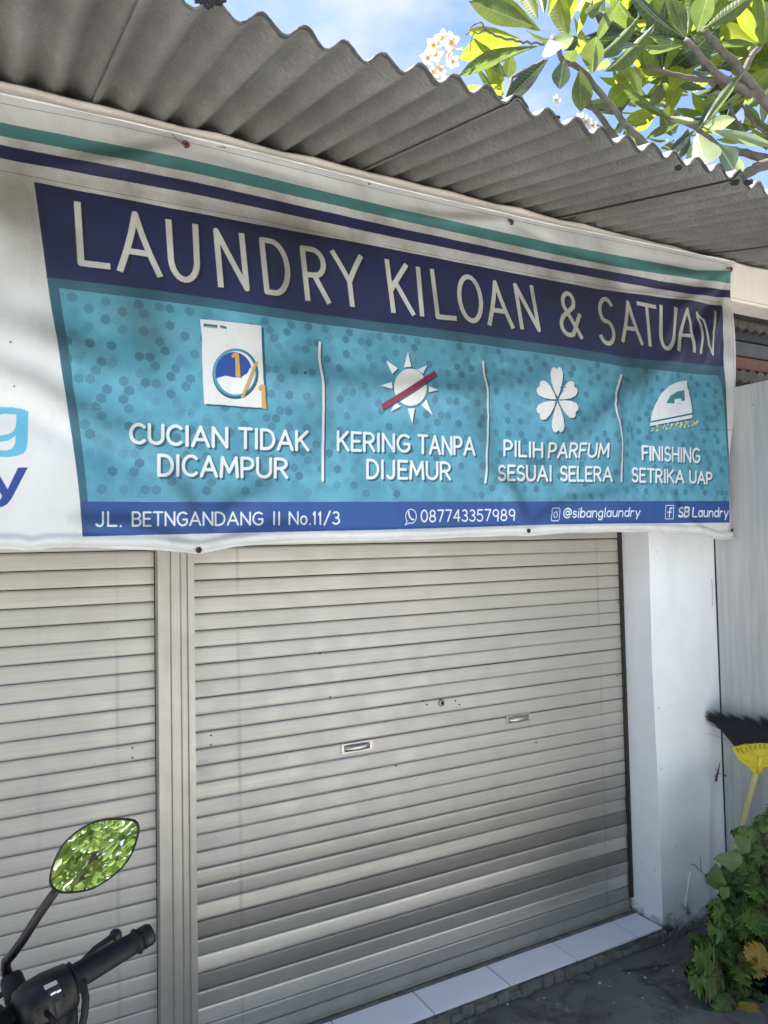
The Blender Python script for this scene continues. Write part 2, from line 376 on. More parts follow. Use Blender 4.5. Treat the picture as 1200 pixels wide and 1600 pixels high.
# lock
c = at(690, 1098, Y=Y_SH-.006)
b = MB(); b.tube([c+Vector((0, .003, 0)), c+Vector((0, -.004, 0)), c+Vector((0, -.0055, 0))], [.0125, .0125, .0105], 24)
b.ring(c+Vector((0, -.0055, 0)), (0, 1, 0), .0085, .0015)
lk = obj('lock', b.me('lock', [MAT['chrome']], True), shR)
b = MB(); b.tube([c+Vector((0, -.0054, 0)), c+Vector((0, -.0064, 0))], .0062, 16); b.box((c.x-.0016, c.y-.0088, c.z-.0065), (c.x+.0016, c.y-.0052, c.z+.0065)); obj('keyhole', b.me('keyhole', [MAT['black']]), shR)
b = MB()
for (u, v) in ((661,1095),(667,1101),(712,1095),(718,1101),(330,1149),(330,1164),(207,1169),(207,1184),(619,1197),(838,1160),(500,1021),(516,1089),(966,942),(965,1056)):
    p = at(u, v, Y=Y_SH-.006); b.tube([p+Vector((0, .003, 0)), p+Vector((0, -.0022, 0))], [.003, .002], 8)
obj('rivets', b.me('rivets', [MAT['rust']]), shR)
# pull handles: recess plate + bowed bar
def handle(u0, v0, u1, v1):
    a, c = at(u0, v0, Y=Y_SH-.006), at(u1, v1, Y=Y_SH-.006); z = (a.z+c.z)/2; x0, x1 = a.x, c.x; y = Y_SH - .0062
    b = MB(); hh = .0155
    # plate frame with four sides
    b.box((x0-.006, y-.0012, z-hh), (x0+.004, y+.004, z+hh)); b.box((x1-.004, y-.0012, z-hh), (x1+.006, y+.004, z+hh))
    b.box((x0+.004, y-.001, z-hh), (x1-.004, y+.004, z-hh+.004)); b.box((x0+.004, y-.001, z+hh-.004), (x1-.004, y+.004, z+hh))
    for xx in (x0-.001, x1+.001):
        for zz in (z-hh+.005, z+hh-.005): b.tube([(xx, y, zz), (xx, y-.0035, zz)], [.0026, .0018], 8)
    h = obj('pull_handle', b.me('handle_plate', [MAT['chrome']], bevel=.0006), shR)
    b = MB(); V = []; n = 12
    for i in range(n+1):
        t = i/n; x = x0+.005+(x1-x0-.01)*t; yy = y - .0035 - .011*math.sin(math.pi*t)**.6
        for (dy, dz) in ((0, -.0085), (-.0016, -.0075), (-.0024, 0), (-.0016, .0075), (0, .0085), (.0012, 0)): V.append((x, yy+dy, z+dz))
    Fc = [(i*6+k, i*6+(k+1) % 6, (i+1)*6+(k+1) % 6, (i+1)*6+k) for i in range(n) for k in range(6)]
    b.add(V, Fc); obj('grip_bar', b.me('grip_bar', [MAT['chrome']], True), shR)
handle(536, 1172, 579, 1162); handle(793, 1127, 826, 1119)
# post between the shutters, ribbed
b = MB(); xs = [.446, .449, .4665, .4675, .484, .486, .4885, .5125, .515, .5175, .533, .5345, .5365, .5545, .5565]
dy = [0, -.030, -.030, -.024, -.024, -.0285, -.024, -.024, -.0285, -.024, -.024, -.030, -.0275, -.0275, 0]
V = [(x, 2.237+d, z) for z in (TZ+.001, 2.43) for x, d in zip(xs, dy)]; n = len(xs)
b.add(V, [(i, i+1, n+i+1, n+i) for i in range(n-1)]); obj('shutter_post', b.me('post', [MAT['steel']]), shop)
b = MB(); b.box((XR+.004, 2.226, .105), (XR+.015, 2.2605, 2.43)); b.box((XR-.001, 2.229, .105), (XR+.0035, 2.236, 2.43))
obj('guide_rail', b.me('guide', [MAT['darkguide']]), shop)
# sill: cement bed, rough strip and tiles
b = MB(); b.box((BX, Y_PF+.003, 0), (2.312, 2.262, TZ-.008)); b.box((BX, 2.212, TZ-.0085), (2.312, 2.262, TZ-.0005))
obj('sill_bed', b.me('sill', [MAT['grout']]), shop)
jx = [1.2725+.3005*(k) for k in range(-10, 4)] + [2.306]
def tile_mesh(w_):
    b = MB(); b.box((0, 0, 0), (w_, .1305, .008)); return b.me('tile', [MAT['tile']], bevel=.0008)
tm = tile_mesh(.2965); tl = tile_mesh(jx[-1] - jx[-2] - .0005)
for i in range(len(jx)-1):
    o = obj('sill_tile', tm if i < len(jx)-2 else tl, shop); o.location = (jx[i]+.001, 2.0795, TZ-.0075+random.uniform(-.0004, .0004))
# rough lower edge of the sill
b = MB()
for i in range(70):
    x = -1.0 + i*.0475; b.box((x, Y_PF-.012-.01*random.random(), 0), (x+.05, Y_PF+.0025, .018+.02*random.random()))
obj('sill_mortar', b.me('mortar', [MAT['grout']], bevel=.004), shop, kind='stuff')

# ------------------------------------------------------------------ boundary wall (runs towards the camera)
def m_board():
    k = NM('cement board')
    v = k.noise(30, 6, .7, k.map((1, 1, .06))); s2 = k.noise(3, 5, .6, k.map((1, 1, .35)))
    c = k.ramp(v, .3, .7, (.30, .297, .285), (.48, .475, .46)); c = k.mix(k.math('MULTIPLY', k.ramp(s2, .4, .7), .45), c, (.58, .583, .585))
    c = k.mix(k.ramp(k.noise(55, 2), .735, .765), c, (.1, .09, .08))
    k.P(Base_Color=c, Roughness=.85); k.bump(v, .5, .003); return k.m
MAT['board'] = m_board()
b = MB(); b.box((X_W, .2, 0), (X_W+.10, Y_PF-.004, 2.153))
bw = obj('boundary_wall', b.me('boundary_wall', [MAT['board']], bevel=.004), label='grey cement side wall meeting the white pillar behind the broom', cat='wall')
b = MB(); b.tube([(X_W-.001, Y_PF-.004, .05+.1*i) for i in range(15)], .0014, 6); obj('joint', b.me('joint', [MAT['black']]), bw)

# ------------------------------------------------------------------ neighbouring porch seen in the gap under the beam
nb = empty('neighbour_porch', (4.2, 3.3, 0), label='dark neighbouring porch with orange and grey boards beyond the wall', cat='porch')
YN = 3.2; zc = lambda v: at(1178, v, Y=YN).z
bands = [(478, 507, (.05, .034, .022), 'ceiling_board'), (524, 540, (.006, .006, .01), 'dark_board'), (541, 563, (.042, .04, .037), 'grey_board'),
         (564, 583, (.10, .028, .012), 'orange_board'), (584, 594, (.035, .03, .026), 'lower_board')]
for i, (v0, v1, c, nm) in enumerate(bands):
    b = MB(); b.box((2.9, YN + .012*i, zc(v1-6.5)), (7, YN+.05+.012*i, zc(v0-6.5)-.003)); obj('fascia_board', b.me(nm, [plain(nm.replace('_', ' '), c, .7, 0, .25, 9)], bevel=.003), nb)
mt_ = plain('mossy roof tile edge', (.06, .053, .045), .9, 0, .4, 30, .6)
for row, (vv, hh) in enumerate(((510, .055), (590, .05))):
    for i in range(26):
        x = 3.2 + i*.09; z = zc(vv + 2)
        b = MB(); b.tube([(x, YN-.03, z), (x+.01*random.random(), YN+.02, z-.004)], [.046, .046], 10); obj('roof_tile', b.me('rtile', [mt_]), nb)
b = MB(); b.box((2.9, YN+.11, 0), (7, YN+.2, 3.0)); b.box((2.9, YN-.1, 2.98), (7, YN+2, 3.02)); obj('wall', b.me('porch_wall', [plain('dark porch wall', (.02, .017, .014), .9)]), nb)

# ------------------------------------------------------------------ the banner
XL, XRt, ZB, ZT_, RES = -0.42, 2.98, 1.46, 2.80, 1000
TW, TH = int((XRt-XL)*RES), int((ZT_-ZB)*RES)
def base_y(x, z): return 2.056 - .108*(1 - np.exp(-(2.74 - z)/.34)) - .012*np.exp(-((x-.9)/.9)**2)*np.sin(np.clip((2.72-z)/1.15, 0, 1)*np.pi)
def at_np(u, v, Y):
    d = np.stack([(u-600)/F, (v-800)/F, np.ones_like(u)], -1) @ M
    t = Y/d[..., 1]; return d[..., 0]*t, d[..., 2]*t + CZ
def flat_xz(pts):
    p = np.array(pts, float); Y = np.full(len(p), 2.0)
    for _ in range(6): x, z = at_np(p[:, 0], p[:, 1], Y); Y = base_y(x, z)
    return np.stack([x, z], -1)
CREASE = [  # photo polyline, half width (m), depth (m, minus = towards the street)
    ([(-60,560),(60,610),(150,668),(260,702)], .040, -.012), ([(-60,615),(60,650),(150,700),(240,735)], .045, .008),
    ([(0,450),(150,500),(330,560)], .06, .006), ([(-20,505),(90,540),(230,600)], .05, -.006),
    ([(380,575),(520,600),(700,612),(860,600)], .045, -.007), ([(420,640),(600,660),(800,650)], .06, .006),
    ([(1130,500),(1010,590),(900,680),(800,770)], .045, -.010), ([(1130,560),(1040,640),(960,740),(900,800)], .045, .008),
    ([(1130,440),(1060,480),(1020,560)], .028, -.011), ([(1138,440),(1090,500),(1062,570)], .022, .010), ([(1138,450),(1112,520),(1098,575)], .018, -.012),
    ([(1140,430),(1080,432),(980,415)], .030, -.010), ([(1140,432),(1060,455),(940,440)], .03, .008), ([(1140,424),(1100,448),(1000,462)], .018, -.007),
    ([(1134,470),(1128,540),(1132,600)], .012, .006), ([(998,560),(963,630),(972,720),(960,800)], .035, -.011), ([(1030,580),(1000,660),(1010,740)], .04, .007),
    ([(765,560),(745,640),(765,740)], .05, -.006), ([(492,540),(505,640),(500,740)], .05, -.005), ([(310,862),(300,800),(250,730)], .03, -.010),
    ([(310,862),(350,800),(430,760)], .03, -.008), ([(310,862),(200,822),(100,820)], .022, -.008), ([(310,862),(420,830),(520,826)], .02, -.007),
    ([(823,829),(800,770),(740,720)], .03, -.006), ([(823,829),(880,790),(990,770)], .025, -.006), ([(1100,835),(1060,800),(1050,770)], .02, -.007),
    ([(290,226),(200,250),(60,262)], .03, -.006), ([(290,226),(420,262),(540,300)], .03, .005), ([(100,270),(300,310),(520,365)], .03, .004),
    ([(798,347),(700,345),(600,330)], .02, -.004), ([(798,347),(900,395),(1000,420)], .022, .004), ([(200,440),(240,520),(230,640)], .07, -.006), ([(590,500),(600,600),(620,720)], .08, .006)]
CR = [(flat_xz(p), w_, math.copysign(min(1.7*abs(a), .30*w_), a)) for p, w_, a in CREASE]
_r = np.random.default_rng(5)
WAV = [(_r.uniform(-9, 9), _r.uniform(-5, 5), _r.uniform(0, 6.3), _r.uniform(.0004, .0014)) for _ in range(9)] + \
      [(_r.uniform(-34, 34), _r.uniform(-16, 16), _r.uniform(0, 6.3), _r.uniform(.00010, .00032)) for _ in range(14)]
def surf_y(x, z):
    x = np.asarray(x, float); z = np.asarray(z, float); y = base_y(x, z)
    for P, w_, a in CR:
        best = np.full(x.shape, 9.0); tt = np.zeros(x.shape); nseg = len(P) - 1
        for i in range(nseg):
            d = P[i+1]-P[i]; l2 = d@d; t = np.clip(((x-P[i, 0])*d[0] + (z-P[i, 1])*d[1])/l2, 0, 1)
            dd = np.hypot(x-P[i, 0]-t*d[0], z-P[i, 1]-t*d[1]); m = dd < best; best = np.where(m, dd, best); tt = np.where(m, (i+t)/nseg, tt)
        y = y + a*np.exp(-(best/w_)**2)*np.sin(np.pi*np.clip(tt*.86+.07, 0, 1))**.7
    for kx, kz, ph, am in WAV: y = y + am*np.sin(kx*x + kz*z + ph)
    return np.minimum(y, 2.062 - .0*x)
_gx = np.linspace(XL-.05, XRt+.1, 700); _gz = np.linspace(ZB-.05, ZT_+.05, 300)
_GY = surf_y(*np.meshgrid(_gx, _gz))
def fast_y(x, z):
    fx = np.clip((x-_gx[0])/(_gx[1]-_gx[0]), 0, 698.99); fz = np.clip((z-_gz[0])/(_gz[1]-_gz[0]), 0, 298.99)
    ix = fx.astype(int); iz = fz.astype(int); fx = fx-ix; fz = fz-iz
    return (_GY[iz, ix]*(1-fx)+_GY[iz, ix+1]*fx)*(1-fz) + (_GY[iz+1, ix]*(1-fx)+_GY[iz+1, ix+1]*fx)*fz
def bp(pts):                     # measured photo points -> metres on the cloth (x along, z up)
    p = np.array(pts, float).reshape(-1, 2); Y = np.full(len(p), 2.0)
    for _ in range(14): x, z = at_np(p[:, 0], p[:, 1], Y); Y = .4*Y + .6*fast_y(x, z)
    x, z = at_np(p[:, 0], p[:, 1], Y); return np.stack([x, z], -1)

IMG = np.zeros((TH, TW, 3), np.float32)
def rgb(*c): return np.array(c, np.float32)/255
IMG[:] = rgb(226, 227, 226)
def tx(P): return np.stack([(P[:, 0]-XL)*RES, (P[:, 1]-ZB)*RES], -1)     # texel coords, row 0 at the bottom
def win(P, pad):
    x0, y0 = np.floor(P.min(0)-pad).astype(int); x1, y1 = np.ceil(P.max(0)+pad).astype(int)+1
    return max(x0, 0), max(y0, 0), min(x1, TW), min(y1, TH)
def poly_mask(T, ss=2):
    x0, y0, x1, y1 = win(T, 1)
    if x1 <= x0 or y1 <= y0: return (0, 0, 0, 0), None
    acc = np.zeros((y1-y0, x1-x0), np.float32)
    for a in range(ss):
        for b_ in range(ss):
            X = np.arange(x0, x1)+(a+.5)/ss-.5; Yv = np.arange(y0, y1)+(b_+.5)/ss-.5; ins = np.zeros(acc.shape, bool)
            for i in range(len(T)):
                (xa, ya), (xb, yb) = T[i], T[(i+1) % len(T)]
                if ya == yb: continue
                c = (ya > Yv) != (yb > Yv); xi = xa + (Yv-ya)*(xb-xa)/(yb-ya); ins ^= c[:, None] & (X[None, :] < xi[:, None])
            acc += ins
    return (x0, y0, x1, y1), acc/ss/ss
def comp(wd, m, col, alpha=1.0):
    x0, y0, x1, y1 = wd
    if m is None: return
    a = (m*alpha)[..., None]; IMG[y0:y1, x0:x1] = IMG[y0:y1, x0:x1]*(1-a) + a*(col if isinstance(col, np.ndarray) else rgb(*col))
def fill(px, col, alpha=1.0): wd, m = poly_mask(tx(bp(px))); comp(wd, m, col, alpha)
def stroke_mask(polys, wt, square=False):        # polys: list of Nx2 texel arrays
    allp = np.concatenate(polys); x0, y0, x1, y1 = win(allp, wt+3)
    if x1 <= x0 or y1 <= y0: return (0, 0, 0, 0), None
    mk = np.zeros((y1-y0, x1-x0), np.float32)
    for P in polys:
        P = P.copy(); closed = np.hypot(*(P[0]-P[-1])) < 1e-3
        if square and not closed and len(P) > 1:
            d = P[0]-P[1]; P[0] = P[0]+d/np.hypot(*d)*wt/2; d = P[-1]-P[-2]; P[-1] = P[-1]+d/np.hypot(*d)*wt/2
        for i in range(len(P)-1):
            a, b_ = P[i], P[i+1]; q = np.array([a, b_]); X0, Y0, X1, Y1 = win(q, wt/2+2); X0 = max(X0, x0); Y0 = max(Y0, y0); X1 = min(X1, x1); Y1 = min(Y1, y1)
            if X1 <= X0 or Y1 <= Y0: continue
            gx, gy = np.meshgrid(np.arange(X0, X1), np.arange(Y0, Y1)); d = b_-a; l2 = max(d@d, 1e-6)
            t = ((gx-a[0])*d[0]+(gy-a[1])*d[1])/l2; tc_ = np.clip(t, 0, 1); dist = np.hypot(gx-a[0]-tc_*d[0], gy-a[1]-tc_*d[1])
            cov = np.clip(.5+wt/2-dist, 0, 1)
            if square and not closed:
                l = math.sqrt(l2)
                if i == 0: cov = cov*np.clip(.5+t*l, 0, 1)
                if i == len(P)-2: cov = cov*np.clip(.5+(1-t)*l, 0, 1)
            s_ = mk[Y0-y0:Y1-y0, X0-x0:X1-x0]; np.maximum(s_, cov, out=s_)
    return (x0, y0, x1, y1), mk
def arc(cx, cy, rx, ry, a0, a1, n=10): return [(cx+rx*math.cos(math.radians(a0+(a1-a0)*i/n)), cy+ry*math.sin(math.radians(a0+(a1-a0)*i/n))) for i in range(n+1)]
G = {  # skeletons of the lettering: (width, strokes) on a unit cap height
 'A': (.86, [[(0,0),(.5,1),(1,0)], [(.19,.33),(.81,.33)]]),
 'B': (.66, [[(0,0),(0,1),(.5,1)]+arc(.5,.76,.42,.24,90,-90)+[(0,.52)], [(.5,.52)]+arc(.5,.26,.5,.26,90,-90)+[(0,0)]]),
 'C': (.76, [arc(.58,.5,.58,.5,48,312,16)]),
 'D': (.76, [[(0,0),(0,1),(.35,1)]+arc(.35,.5,.65,.5,90,-90,14)+[(0,0)]]),
 'E': (.58, [[(1,1),(0,1),(0,0),(1,0)], [(0,.52),(.85,.52)]]),
 'F': (.58, [[(1,1),(0,1),(0,0)], [(0,.52),(.82,.52)]]),
 'G': (.78, [arc(.58,.5,.58,.5,52,270,14)+[(.8,.04),(1,.2),(1,.46),(.6,.46)]]),
 'H': (.70, [[(0,0),(0,1)], [(1,0),(1,1)], [(0,.52),(1,.52)]]),
 'I': (.10, [[(.5,0),(.5,1)]]),
 'J': (.60, [[(.85,1),(.85,.25)]+arc(.45,.25,.4,.25,0,-150,8)]),
 'K': (.70, [[(0,0),(0,1)], [(.92,1),(.02,.42)], [(.3,.6),(1,0)]]),
 'L': (.58, [[(0,1),(0,0),(1,0)]]),
 'M': (.92, [[(0,0),(.08,1),(.5,.25),(.92,1),(1,0)]]),
 'N': (.74, [[(0,0),(0,1),(1,0),(1,1)]]),
 'O': (.80, [arc(.5,.5,.5,.5,0,360,24)]),
 'P': (.62, [[(0,0),(0,1),(.45,1)]+arc(.45,.72,.55,.28,90,-90)+[(0,.44)]]),
 'R': (.66, [[(0,0),(0,1),(.45,1)]+arc(.45,.74,.5,.26,90,-90)+[(0,.48)], [(.45,.48),(1,0)]]),
 'S': (.62, [arc(.52,.74,.46,.26,35,270,10)[:-1]+arc(.5,.25,.5,.25,90,-150,12)]),
 'T': (.72, [[(0,1),(1,1)], [(.5,1),(.5,0)]]),
 'U': (.74, [[(0,1),(0,.35)]+arc(.5,.35,.5,.35,180,360,12)+[(1,1)]]),
 'Y': (.76, [[(0,1),(.5,.46),(1,1)], [(.5,.46),(.5,0)]]),
 '&': (.80, [[(1,0),(.2,.66)]+arc(.42,.79,.27,.21,200,-30,10)+[(.1,.42)]+arc(.4,.24,.4,.24,140,300,10)+[(.95,.5)]]),
 '/': (.50, [[(0,-.08),(1,1.05)]]), '.': (.06, [[(.5,.0),(.5,.01)]]),
 '0': (.66, [arc(.5,.5,.5,.5,0,360,20)]), '1': (.22, [[(0,.8),(.6,1),(.6,0)]]), '3': (.56, [arc(.45,.76,.45,.24,140,-90,10)+arc(.45,.26,.55,.26,90,-145,12)]),
 '4': (.66, [[(.75,0),(.75,1),(0,.3),(1,.3)]]), '5': (.56, [[(.95,1),(.12,1),(.05,.55)]+arc(.45,.3,.55,.32,110,-145,12)]),
 '7': (.60, [[(0,1),(1,1),(.35,0)]]), '8': (.62, [arc(.5,.75,.4,.25,0,360,16), arc(.5,.25,.5,.25,0,360,16)]),
 '9': (.60, [arc(.5,.7,.48,.3,0,360,16), [(.97,.75),(.85,0)]]),
 'o': (.52, [arc(.5,.33,.5,.33,0,360,18)]), 'a': (.50, [arc(.48,.33,.48,.33,30,360,16), [(.96,.66),(.98,0)]]),
 'n': (.50, [[(0,.66),(0,0)], [(0,.4)]+arc(.5,.38,.48,.28,170,0,10)+[(.98,0)]]),
 'g': (.50, [arc(.48,.33,.48,.33,30,360,16), [(.96,.66),(.96,-.1)]+arc(.5,-.1,.46,.2,0,-150,8)]),
 'l': (.10, [[(.5,1.02),(.5,0)]]), 'u': (.50, [[(0,.66),(0,.3)]+arc(.48,.28,.48,.28,180,340,8), [(.96,.66),(.98,0)]]),
 'd': (.52, [arc(.48,.33,.48,.33,0,360,16), [(.97,1.02),(.97,0)]]), 'b': (.52, [arc(.5,.33,.48,.33,0,360,16), [(0,1.02),(0,0)]]),
 'r': (.36, [[(0,.66),(0,0)], [(0,.35)]+arc(.6,.35,.6,.3,170,60,7)]), 'y': (.50, [[(0,.66),(.48,.05)], [(1,.66),(.35,-.3)]]),
 's': (.42, [arc(.5,.5,.45,.16,30,270,8)[:-1]+arc(.5,.165,.48,.17,90,-150,8)]), 'i': (.10, [[(.5,.62),(.5,0)], [(.5,.9),(.5,.91)]]),
 '@': (.90, [arc(.5,.45,.22,.22,0,360,12), [(.72,.67),(.74,.3),(.95,.3)]+arc(.5,.45,.5,.5,-10,310,22)]),
}
def warp(pts, Q):                # unit box -> photo quad (TL, TR, BR, BL), then to the cloth
    p = np.array(pts, float); x = p[:, :1]; y = p[:, 1:]; TL, TR, BR, BL = [np.array(q, float) for q in Q]
    return tx(bp((TL*(1-x)+TR*x)*y + (BL*(1-x)+BR*x)*(1-y)))
def dens(s):                     # break long strokes so that they follow the folds
    o = [s[0]]
    for a, b_ in zip(s[:-1], s[1:]):
        k = 3 if abs(a[0]-b_[0])+abs(a[1]-b_[1]) > .4 else 1
        for i in range(1, k+1): o.append((a[0]+(b_[0]-a[0])*i/k, a[1]+(b_[1]-a[1])*i/k))
    return o
def draw(polys, wid, col, sh=None, shcol=None, square=False):
    wd, m = stroke_mask(polys, wid*RES, square)
    if sh is not None:
        off = np.array([sh[0]*RES, sh[1]*RES]); w2, m2 = stroke_mask([p+off for p in polys], wid*RES, square); comp(w2, m2, shcol, .8)
    comp(wd, m, col)
def letter(ch, Q, wid, col, sh=None, shcol=None, square=False, ins=.05, insx=.1):
    ps = [warp([((insx + x*(1-2*insx)) , ins + y*(1-2*ins)) for x, y in dens(s)], Q) for s in G[ch][1]]
    draw(ps, wid, col, sh, shcol, square)
def word(txt, x0, yt0, yb0, x1, yt1, yb1, wid, col, sh=None, shcol=None, gap=.26, slant=0, ins=.07):
    ws = [G[c][0] for c in txt]; tot = sum(ws) + gap*(len(txt)-1); cur = 0; ps = []
    r = random.Random(txt)
    for c, ww in zip(txt, ws):
        jy = r.uniform(-.012, .012)
        for s in G[c][1]:
            pts = [((cur + x*ww + slant*y)/tot, ins + y*(1-2*ins) + jy) for x, y in dens(s)]
            ps.append(warp(pts, ((x0, yt0), (x1, yt1), (x1, yb1), (x0, yb0))))
        cur += ww + gap
    draw(ps, wid, col, sh, shcol)
def along(P, x):                 # polyline interpolation of y at x
    P = sorted(P); return float(np.interp(x, [p[0] for p in P], [p[1] for p in P]))
def samp(P, n=14, x0=None, x1=None):
    xs = np.linspace(P[0][0] if x0 is None else x0, P[-1][0] if x1 is None else x1, n); return [(x, along(P, x)) for x in xs]
# --- stripes
TEAL = [(-420,93),(-160,155),(0,192),(300,250),(600,322),(860,380),(1000,406),(1095,424),(1123,430),(1142,423)]
TEALb = [(-420,115),(-160,176),(0,213),(300,270),(600,339),(860,397),(1000,424),(1095,438),(1142,443)]
BLU = [(-420,129),(-160,190),(0,227),(300,284),(600,352),(860,407.5),(1000,433),(1080,450),(1100,446),(1142,454)]
BLUb = [(-420,151),(-160,211),(0,248),(300,303),(600,368),(860,421),(1000,447),(1080,460),(1142,466)]
fill(samp(TEAL, 30)+samp(TEALb, 30)[::-1], (84, 142, 140)); fill(samp(BLU, 30)+samp(BLUb, 30)[::-1], (46, 48, 100))
# --- blue header, band, hexagon field, bottom stripe
HT = [(53,285),(300,332),(600,387.5),(800,427),(933,452),(1040,466),(1083,470),(1128,478)]
HB = [(79,434),(300,462),(500,492),(700,517),(800,531),(900,545),(1000,562),(1131,573)]
LE = [(53,285),(73,434),(95.6,576),(99.4,600),(106,643),(112.5,684),(120,740.6),(124.7,784),(128.5,838.6)]
RE = [(1128,477),(1131,573),(1135,630),(1137,680),(1141,747),(1140,784),(1140,817)]
def lerpcol(a, b_, t): return rgb(*a)*(1-t)+rgb(*b_)*t
def noise2(shape, cell, seed):
    g = np.random.default_rng(seed).random((shape[0]//cell+3, shape[1]//cell+3)).astype(np.float32)
    yy = np.arange(shape[0])/cell; xx = np.arange(shape[1])/cell; iy = yy.astype(int); ix = xx.astype(int); fy = (yy-iy)[:, None]; fx = (xx-ix)[None, :]
    fy = fy*fy*(3-2*fy); fx = fx*fx*(3-2*fx)
    return (g[iy][:, ix]*(1-fx)+g[iy][:, ix+1]*fx)*(1-fy)+(g[iy+1][:, ix]*(1-fx)+g[iy+1][:, ix+1]*fx)*fy
BOT = samp([(128.5,838.6),(300,834.5),(500,830),(600,828),(800,821.7),(900,818.5),(1140,817)], 12)
STP = samp([(124.7,785),(500,784.5),(900,783.5),(1140,783)], 10)
fill(LE[:-1]+STP[1:]+RE[:5][::-1]+HT[::-1], (58, 104, 124))                 # darker frame colour under everything
# hexagon field
fieldpx = [(92,451),(112.5,587.5),(113,600),(122,652),(127.6,694),(134,750),(137,785)]+STP[1:]+[(1139,747),(1134,680),(1131,630),(1127,600)]+[(x, y+15) for x, y in samp(HB, 16, 95, 1122)][::-1]
wdF, mF = poly_mask(tx(bp(fieldpx)))
x0, y0, x1, y1 = wdF; n1 = noise2(mF.shape, 90, 3); n2 = noise2(mF.shape, 34, 4)
tt = np.clip(.55*n1+.45*n2, 0, 1)[..., None]
fieldcol = rgb(80, 148, 172)*(1-tt)+rgb(108, 182, 204)*tt
IMG[y0:y1, x0:x1] = IMG[y0:y1, x0:x1]*(1-mF[..., None]) + mF[..., None]*fieldcol
hexr = random.Random(3)
def hexagons(pitch, R_, prob, offx, offz, cols, sd):
    lay = np.zeros(mF.shape, np.float32); lc = np.zeros(mF.shape+(3,), np.float32)
    row = 0; z = ZB+.02+offz; prev = {}
    while z < 2.62:
        x = -.1 + offx + (pitch/2 if row % 2 else 0)
        while x < 2.8:
            near = prev.get((row, round(x-pitch, 3)), 0) + prev.get((row-1, round(x-pitch/2, 3)), 0) + prev.get((row-1, round(x+pitch/2, 3)), 0)
            if hexr.random() < prob*(1.75, .85, .35, .15)[near]:
                prev[row, round(x, 3)] = 1
                cx, cy = (x-XL)*RES, (z-ZB)*RES; r = R_*RES
                X0, Y0, X1, Y1 = int(cx-r-2), int(cy-r-2), int(cx+r+3), int(cy+r+3)
                if X0 > x0 and Y0 > y0 and X1 < x1 and Y1 < y1:
                    gx, gy = np.meshgrid(np.arange(X0, X1)-cx, np.arange(Y0, Y1)-cy)
                    h = np.maximum(np.maximum(abs(gx), abs(gx*.5+gy*.866)), abs(gx*.5-gy*.866)); cv = np.clip(.5+r*.866-h, 0, 1)
                    al, cc = cols[hexr.randrange(len(cols))]; s_ = (slice(Y0-y0, Y1-y0), slice(X0-x0, X1-x0))
                    sel = cv*al > lay[s_]; lay[s_] = np.where(sel, cv*al, lay[s_]); lc[s_] = np.where(sel[..., None], rgb(*cc), lc[s_])
            x += pitch
        z += pitch*.866; row += 1
    a = (lay*mF)[..., None]; IMG[y0:y1, x0:x1] = IMG[y0:y1, x0:x1]*(1-a)+a*lc
hexagons(.0262, .0136, .38, 0, 0, [(.3, (84,148,174)), (.42, (84,148,174))], 1)
hexagons(.0262, .0134, .30, .0087, .0113, [(.85, (70,124,146)), (.7, (74,128,150)), (.55, (84,140,160))], 2)
# header
fill(LE[:2]+HB[1:]+RE[:1]+HT[::-1], (32, 38, 94))
for i in range(60):              # faint hexagons and clouding in the blue, as printed
    pass
wdH, mH = poly_mask(tx(bp(LE[:2]+HB[1:]+RE[:1]+HT[::-1]))); a = ((noise2(mH.shape, 60, 8)*.6+noise2(mH.shape, 20, 9)*.4)*mH)[..., None]*.5
IMG[wdH[1]:wdH[3], wdH[0]:wdH[2]] = IMG[wdH[1]:wdH[3], wdH[0]:wdH[2]]*(1-a)+a*rgb(52, 50, 64)
# bottom stripe
fill([LE[-2]]+STP[1:]+[(1140,817)]+BOT[::-1], (44, 86, 150)); fill([(124.7,784),(136,784.5),(138,812),(137,838),(128.5,838.6)], (52, 76, 120), .7)
wdS, mS = poly_mask(tx(bp([LE[-2]]+STP[1:]+[(1140,817)]+BOT[::-1]))); a = (noise2(mS.shape, 30, 18)*mS)[..., None]*.3
IMG[wdS[1]:wdS[3], wdS[0]:wdS[2]] = IMG[wdS[1]:wdS[3], wdS[0]:wdS[2]]*(1-a)+a*rgb(48, 74, 156)
NAVY = (26, 26, 54); WH = (214, 213, 204); SHD = (38, 78, 98); PW = (236, 240, 243)
T = .0165
title = [('L', (115.5,314.5),(163,322),(172.5,422),(121.5,416)), ('A', (189,326),(231,334),(250.5,434),(187,425)),
 ('U', (257.5,342),(310,351),(314,446),(264,439)), ('N', (332,355.5),(382,365.5),(391,456.5),(340,449)), ('D', (403.5,370),(450,377),(457,467),(413,460)),
 ('R', (467.5,383),(508,389),(517,476),(477,470)), ('Y', (518.5,391),(563,399),(566,482),(535,478)),
 ('K', (600,404),(639,414),(649,494),(611,489)), ('I', (648.5,416.5),(657,418),(664,495.5),(655,494)), ('L', (671.5,420),(702,424),(714,502),(681,499)),
 ('O', (710,426),(752,432),(759,509),(717,502)), ('A', (760,436),(785,440),(802,514),(764.5,509)), ('N', (801,442),(833,446.5),(846,520),(812.5,514.5)),
 ('&', (869,453),(909,458),(912,531),(875,525)), ('S', (932,462),(958,465),(963,544),(936,538)), ('A', (970,468),(991,471),(1004,540),(973,535)),
 ('T', (996.5,471),(1023,476.5),(1030,544),(1002,540)), ('U', (1030,476),(1059,480),(1054,550),(1030,547))]
for ch, *q in title: letter(ch, q, T, WH, (.008, -.006), NAVY, True, .05, .02 if ch in 'AYT' else (.5 if ch == 'I' else .1))
